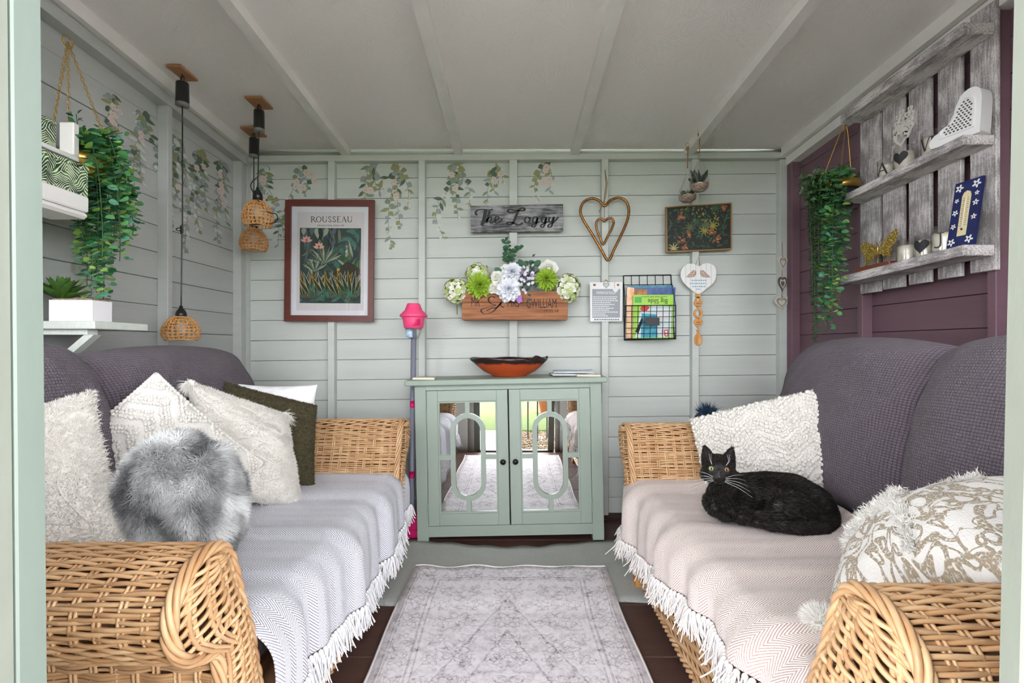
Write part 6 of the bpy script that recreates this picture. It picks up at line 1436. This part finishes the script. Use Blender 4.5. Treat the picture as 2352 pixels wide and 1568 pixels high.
# E: olive, F: white pillow
rt, blk, fr_, G = cushion('boucle_cushion', (-.940, 1.925, .620), (.293, .07, -.09), (-.06, .08, .244), .34, .30, .13, m_olive, 'dark olive boucle cushion against the woven sofa arm', bend=shear(.30), c=-.08, wr=.15, seed=12, n=40)
tuft(rt, fr_, 9000, .006, .0024, m_olive, 8, .9)
rt, blk, fr_, G = cushion('pillow', (-.985, 2.06, .655), (.97, .12, -.02), (0, .2, .97), .30, .28, .12, m_wpil, 'plain white pillow peeping out behind the olive cushion', c=-.15, wr=.3, seed=14, n=36)

# G: chevron cushion behind the cat
rt, blk, fr_, G = cushion('chevron_cushion', P(1757, 1030, 1.86), (.86, -.42, .30), (-.12, .45, .88), .47, .34, .15, m_cream2, 'cream chevron bobble cushion with open zip behind the cat', c=.03, wr=.12, seed=20, n=44)
bobbles(rt, G, 5, .30, 62, .0074, m_yarn, 4, 4)
tuft(rt, fr_, 5000, .006, .002, m_yarn, 12)
Z = edge_pts(G, 'r', 40); nzz = unit([.4, -.8, .2])
add('zip_tape', tube(Z+np.array([.004, -.004, 0]), .005, 6), M('zip_cream', (226, 214, 190), .7), rt)
E = edge_pts(G, 't', 500); add('fringe', strands(E, r.normal(size=E.shape)+[0, 0, .4], .012, .002, r, .5), m_yarn, rt, kind='stuff')
zt = Z[-9:-1]; lip = zt+np.array([.022, .0, -.012])*np.sin(np.linspace(0, PI, 8))[:, None]
add('open_zip_lip', tube(np.concatenate([zt, lip[::-1]]), .0035, 6, closed=True), MATS['zip_cream'], rt)

# H: embroidered cushion with pompoms
g = NG('embroidered_scroll', .95, sheen=.2)
uvv, ux, uy, _ = g.coord('UV')
w1 = g.noise(uvv, 9, 2); w2 = g.noise(g.vec(g.math('ADD', ux, 3.), uy), 9, 2)
vx = g.math('ADD', ux, g.math('MULTIPLY', g.math('SUBTRACT', w1, .5), .10)); vy = g.math('ADD', uy, g.math('MULTIPLY', g.math('SUBTRACT', w2, .5), .10))
vd = g.voro(g.vec(vx, vy), 23); sp = g.math('COMPARE', g.math('FRACT', g.math('ADD', g.math('MULTIPLY', vd, 2.3), .1)), .5, .15)
ed = g.math('SINE', g.math('MULTIPLY', g.noise(g.vec(vx, vy), 18, 1), 34.)); cu = g.ramp(ed, .62, .8)
tx = g.noise(uvv, 260, 2); mk = g.math('MULTIPLY', g.math('MAXIMUM', sp, cu), g.ramp(tx, .34, .52))
m_scroll = g.out(g.mix(mk, lin(232, 230, 226), lin(168, 152, 126)), g.math('ADD', tx, mk), .7, .003)
rt, blk, fr_, G = cushion('pompom_cushion', (.772, .93, .585), (.15, -.24, .20), (.19, .3, .03), .33, .31, .17, m_scroll, 'white cushion with taupe scroll embroidery and pompom corners', back=m_back, c=-.05, p=.5, wr=.10, seed=23, n=48)
N_ = normals(G)
ri = [[(-.95, .30), (-.4, .22), (.1, -.1), (.2, -.75)], [(-.2, .95), (-.1, .5), (-.25, .17)], [(-.6, .97), (0, .93), (.6, .9)]]
for ln in ri:
    s = spline(ln, 60); p = Gat(G, s[:, 0], s[:, 1]); nn = Gat(N_, s[:, 0], s[:, 1]); pp = np.repeat(p, 22, 0)+r.normal(size=(len(p)*22, 3))*.006; add('tufted_band', strands(pp, np.repeat(nn, 22, 0)+r.normal(size=pp.shape)*.6, .012, .0016, r, .6), m_tas, rt, kind='stuff')
for (a, b), R in (((-1, 1), .036), ((-1, -1), .043), ((1, 1), .042), ((1, -1), .042)):
    c = Gat(G, np.array([a*.999]), np.array([b*.999]))[0]; pom(rt, c+unit(c-G.mean((0, 1)))*.012, R, 2400, int(70+a+2*b))
# J: dark blue fluffy toy on the far arm
m_navyf = M('navy_fluff', (26, 58, 84), .9, var=.3, vscale=60); c = P(1618, 958, 2.16)
ty = empty('fluffy_toy', c-[0, 0, .03], 'dark blue fluffy toy peeping over the woven arm behind the chevron cushion', 'toy')
add('toy_body', ell(c+[-.005, 0, -.012], (.04, .04, .034)), M('dark_plush', (44, 42, 58), .95, bump=.5, bscale=200), ty)
d = r.normal(size=(700, 3))*[.8, .6, .35]+[0, 0, .75]; add('tuft', strands(c+[.012, 0, .012]+r.normal(size=(700, 3))*.008, d, .06*r.uniform(.5, 1.1, 700), .0022, r, .4, .15), m_navyf, ty, kind='stuff')

# ------------------------------------------------------------------ black cat lying on the rose throw
def remesh(name, blocks, voxel, smooth_it=8):
    me = mesh(name+'_src', blocks, MATS['black_ink']); o = bpy.data.objects.new('tmp', me); COL.objects.link(o)
    m1 = o.modifiers.new('r', 'REMESH'); m1.mode = 'VOXEL'; m1.voxel_size = voxel; m2 = o.modifiers.new('s', 'SMOOTH'); m2.factor = .5; m2.iterations = smooth_it
    dg = bpy.context.evaluated_depsgraph_get(); me2 = bpy.data.meshes.new_from_object(o.evaluated_get(dg)); bpy.data.objects.remove(o)
    V = np.empty(len(me2.vertices)*3); me2.vertices.foreach_get('co', V); V = V.reshape(-1, 3)
    F = {}
    for p in me2.polygons: F.setdefault(len(p.vertices), []).append(list(p.vertices))
    bpy.data.meshes.remove(me2)
    return V, [np.array(v) for v in F.values()]
def sweep(pts, rad, n=7):
    out = []
    pts = [np.asarray(p, float) for p in pts]
    for i in range(len(pts)-1):
        for t in np.arange(n)/n: out.append(ell(pts[i]*(1-t)+pts[i+1]*t, np.ones(3)*(rad[i]*(1-t)+rad[i+1]*t), 8, 10))
    out.append(ell(pts[-1], np.ones(3)*rad[-1], 8, 10)); return out
SEAT = .432
m_cat = M('black_fur', (17, 14, 13), .42, var=.5, vscale=22, rgb2=(28, 22, 20), sheen=.1, spec=.3)
hd = P(1650, 1075, 1.56)                                # centre of the skull
S_ = 1.0
RH = rotm('Z', math.radians(-20)) @ rotm('X', math.radians(-4))          # the head looks towards the door
def hv(x, y, z): return hd+RH @ np.array([x, y, z], float)
def he(x, y, z, r): return ell(hv(x, y, z), r, R=RH)
cb = [he(0, 0, 0, (.049, .046, .043)), he(0, -.012, -.010, (.051, .036, .033)), he(0, -.030, -.018, (.026, .024, .018)), he(-.010, -.041, -.023, (.0145, .012, .0115)), he(.010, -.041, -.023, (.0145, .012, .0115)), he(0, -.034, -.034, (.014, .014, .010)),
      he(0, -.036, -.004, (.010, .016, .012)), he(-.033, -.010, -.020, (.021, .022, .020)), he(.033, -.010, -.020, (.021, .022, .020)), he(-.017, -.033, .009, (.012, .010, .006)), he(.017, -.033, .009, (.012, .010, .006))]
EARS = ((-1, hv(-.043, .006, .072)), (1, hv(.043, .006, .072)))
for s, tip in EARS:
    b0 = hv(s*.031, .0, .024); out_ = hv(s*.048, .004, .012); inn_ = hv(s*.013, -.004, .038)
    G = []
    for t in np.linspace(0, 1, 9):
        c = b0*(1-t)+tip*t; e1 = (out_-inn_)/2*(1-t**1.7)*1.04+1e-4; e2 = RH @ np.array([0, .013, 0])*(1-t)+RH @ np.array([0, .003, 0])
        G.append([c+e1*math.cos(a)+e2*math.sin(a) for a in np.arange(12)*PI/6])
    V, F, _ = grid(np.array(G), cv=True); cb.append((V, F+[np.arange(12)[None, ::-1], (np.arange(12)+96)[None]]))
chest = P(1668, 1138, 1.57)
cb += sweep([hd+[.012, .02, -.025], P(1672, 1112, 1.59), chest], [.044, .05, .058])
spine = [chest, P(1712, 1136, 1.60), P(1765, 1138, 1.59), P(1815, 1146, 1.56), P(1860, 1166, 1.52), P(1882, 1184, 1.50)]
cb += sweep(spine, [.058, .066, .074, .078, .070, .052])
for p, q in ((P(1720, 1168, 1.57), (.07, .06, .05)), (P(1780, 1176, 1.54), (.085, .07, .05)), (P(1845, 1180, 1.49), (.072, .06, .056))): cb.append(ell(p, q))
cb.append(ell(P(1822, 1172, 1.455), (.078, .035, .052), R=rotm('Y', .25)))   # haunch
cb += sweep([P(1668, 1140, 1.53), P(1636, 1152, 1.515), P(1640, 1166, 1.50), P(1672, 1174, 1.49)], [.036, .028, .022, .019])       # folded foreleg
cb += sweep([P(1700, 1150, 1.52), P(1690, 1172, 1.475), P(1662, 1180, 1.47)], [.034, .025, .018])
cb += [ell(P(1663, 1183, 1.468), (.021, .022, .014)), ell(P(1656, 1182, 1.462), (.009, .010, .009)), ell(P(1664, 1186, 1.455), (.009, .010, .009))]
cb += sweep([P(1790, 1190, 1.445), P(1740, 1190, 1.435), P(1702, 1188, 1.44)], [.026, .019, .017])                              # hind foot
tail = [P(1888, 1190, 1.49), P(1908, 1200, 1.46), P(1890, 1212, 1.415), P(1830, 1213, 1.40), P(1770, 1206, 1.405), P(1735, 1199, 1.415)]
cb += sweep(tail, [.03, .022, .018, .016, .014, .010], 9)
cv_, cf_ = remesh('cat', cb, .0036, 9)
cv_[:, 2] = np.maximum(cv_[:, 2], SEAT-.006)
cat = empty('cat', (float(chest[0]), float(chest[1]), SEAT-.006), 'black cat lying on the rose beige throw looking out of the door', 'cat')
body = add('body', (cv_, cf_), m_cat, cat, label='sleek black cat body with folded paws and tail')
r = np.random.default_rng(31); p, nn = scatter((cv_, cf_), 70000, r)
if np.mean(np.sum(nn*(p-cv_.mean(0)), 1)) < 0: nn = -nn
lay_ = np.where((p[:, :1] > hd[0]+.05), np.array([[.8, -.1, -.35]]), np.array([[.15, .15, -.6]]))
dh = np.linalg.norm(p-hd, axis=1); dz_ = np.linalg.norm(p-hv(0, -.045, -.02), axis=1)
hl = np.where(dz_ < .034, .0022, np.where(dh < .078, .0045, .010))
EYES = [hv(s*.0215, -.0425, .0035) for s in (-1, 1)]; NOSE = hv(0, -.0555, -.016)
k_ = (np.linalg.norm(p-EYES[0], axis=1) > .0105) & (np.linalg.norm(p-EYES[1], axis=1) > .0105) & (np.linalg.norm(p-NOSE, axis=1) > .006)
lay_ = np.where((dh < .078)[:, None], (p-hv(0, -.06, -.01))*7, lay_)
m_catfur = M('black_fur_hair', (14, 12, 11), .5, spec=.3, var=.6, vscale=18, rgb2=(34, 26, 23))
add('fur', strands(p[k_], (nn*.38+lay_-nn*np.sum(lay_*nn, 1, keepdims=True)+r.normal(size=p.shape)*.12)[k_], (hl*r.uniform(.7, 1.2, len(p)))[k_], .0011, r, .15), m_catfur, cat, kind='stuff')
m_eye = [M('eye_green', (164, 168, 112), .08, spec=.8, coat=.5), M('eye_amber', (158, 118, 84), .08, spec=.8, coat=.5)]
for i, s in enumerate((-1, 1)):
    e = EYES[i]; q = RH @ np.array([0, 1., 0])
    ey = add('eye', ell(e+q*.0045, (.0080, .0085, .0072), 10, 16, R=RH), m_eye[i], cat, label=('pale green eye', 'amber eye')[i])
    add('pupil', ell(e-q*.0024, (.0026, .0024, .0046), 8, 10, R=RH), MATS['black_ink'], ey)
add('nose', ell(NOSE, (.0058, .0045, .0040), 8, 10, R=RH), M('cat_nose', (62, 52, 54), .35), cat)
for s, tip in EARS:
    b0 = hv(s*.030, -.0125, .030); d = tip-b0
    add('inner_ear', leaves([b0], [d], [RH @ np.array([s*.15, -1, .1])], [np.linalg.norm(d)*.84], .30, -.10), M('inner_ear_skin', (66, 46, 42), .7), cat)
m_whisk = M('whisker_white', (236, 238, 240), .4)
for s in (-1, 1):
    for i in range(5):
        b0 = hv(s*.016, -.048, -.020-.003*i); e = hv(s*(.068+.006*i), -.040, -.008-.016*i); md = (b0+e)/2+[0, -.006, .005]
        add('whisker', tube(spline([b0, md, e], 5), np.linspace(.0006, .0002, 11), 3), m_whisk, cat)
    for i in range(2):
        b0 = hv(s*.02, -.040, .016); e = hv(s*(.022+.006*i), -.046, .050); add('whisker', tube(spline([b0, (b0+e)/2+[s*.004, -.006, 0], e], 5), np.linspace(.0005, .0002, 11), 3), m_whisk, cat)
# ------------------------------------------------------------------ leaf and blossom stickers on the wall boards
dm = [M('sticker_sage', (122, 140, 122), .6), M('sticker_deep', (78, 98, 78), .6), M('sticker_grey', (142, 152, 154), .6), M('sticker_olive', (140, 142, 98), .6), M('sticker_blush', (204, 188, 182), .6), M('sticker_rust', (184, 158, 138), .6), M('sticker_stem', (112, 116, 100), .6), M('sticker_pale', (196, 204, 196), .6)]
def sticker(fn, W, H, seed, kind, label):
    """fn(a,b,d): a across (px-like units), b down, d off the wall"""
    r = np.random.default_rng(seed); B_ = []; st = []; lay_ = [.0004]
    def put(pts, mi): lay_[0] += .00001; B_.append((prism(pts, fn, .0002, lay_[0]), mi))
    nst = 3 if kind != 1 else 2
    for k in range(nst):
        L = H*(1-.22*k)*r.uniform(.9, 1.0); sw = (k-(nst-1)/2)*W*.42
        pts = spline([(0, 0), (sw*.5+r.normal()*W*.05, L*.3), (sw+r.normal()*W*.1, L*.65), (sw*.8+r.normal()*W*.12, L)], 8); st.append((ribbon(pts, .9, fn, .0002, .0005), 6))
        n = int(L/7)
        for i in range(n):
            t = (i+.5)/n; q = pts[min(int(t*(len(pts)-1)), len(pts)-2)]; tg = pts[min(int(t*(len(pts)-1))+1, len(pts)-1)]-q; a0 = math.atan2(tg[1], tg[0]); sd = 1 if i % 2 else -1
            ln = r.uniform(16, 26)*(1-.45*t); rd = r.random() < .5 and kind != 2
            put(leaf2(q[0], q[1], ln*(.8 if rd else 1.15), ln*(.72 if rd else .42), a0+sd*r.uniform(.6, 1.25), 4), int(r.choice([0, 1, 2, 3, 7] if t < .65 else [0, 2, 7, 7, 3])))
            if r.random() < .3: put(leaf2(q[0]+sd*3, q[1], 5, 4, r.uniform(0, 6.3), 3), 5)
    for k in range({0: 2, 1: 6, 2: 1}[kind]):
        cx_, cy_ = r.normal()*W*.16, H*r.uniform(.12, .55)
        for a in np.arange(6)*1.047+r.random(): put(leaf2(cx_, cy_, 9, 7, a, 3), 4)
        put([(cx_+1.6*math.cos(t), cy_+1.6*math.sin(t)) for t in np.arange(8)*.785], 5)
    rt = empty('wall_sticker', fn(0, H, .0), label, 'sticker', 'leaf and blossom wall stickers'); add('printed_stem', st, dm, rt, smooth=False, kind='stuff'); add('printed_leaves', B_, dm, rt, smooth=False, kind='stuff')
def onback(px, py): return lambda a, b, d: P(px+a, py+b, 2.7975)+np.array([0, -d, 0])
for px, py, W, H, sd, kd, lab in ((607, 384, 55, 190, 1, 1, 'blush blossom sticker spray in the back corner by the pendants'), (692, 383, 80, 90, 2, 1, 'full blush blossom sticker above the framed poster'),
        (655, 478, 40, 95, 3, 2, 'leafy sticker spray half behind the framed poster'), (852, 376, 52, 120, 4, 0, 'eucalyptus sticker at the upper corner of the poster'), (915, 377, 52, 200, 5, 0, 'long trailing eucalyptus sticker above the pink-headed pole'),
        (1043, 374, 62, 185, 6, 0, 'long leafy sticker trailing beside the name sign'), (1140, 374, 44, 98, 7, 0, 'short leafy sticker just above the name sign'), (1252, 372, 72, 95, 8, 1, 'blush blossom sticker above the end of the name sign')):
    sticker(onback(px, py), W, H, sd, kd, lab)
def onleft(px, py):                                      # on the side wall: measured sizes turned into wall metres
    Y0 = (XL+.002)*FPX/(px-VX); z0 = PZ(py, Y0); k = Y0/FPX
    return lambda a, b, d: np.array([XL+.003+d, Y0+a*k*1.35, z0-b*k])
for px, py, W, H, sd, kd, lab in ((258, 216, 45, 130, 11, 1, 'small blush sticker near the hanging eucalyptus on the side wall'), (328, 258, 62, 225, 12, 0, 'tall blossom sticker between hanging eucalyptus and wall stud'),
        (408, 318, 50, 210, 13, 0, 'leafy sticker right behind the long pendant cord'), (458, 345, 56, 250, 14, 0, 'longest blossom sticker in the middle of the far side panel'), (510, 372, 46, 195, 15, 1, 'leafy blossom sticker next to the back corner on the side wall')):
    sticker(onleft(px, py), W, H, sd, kd, lab)
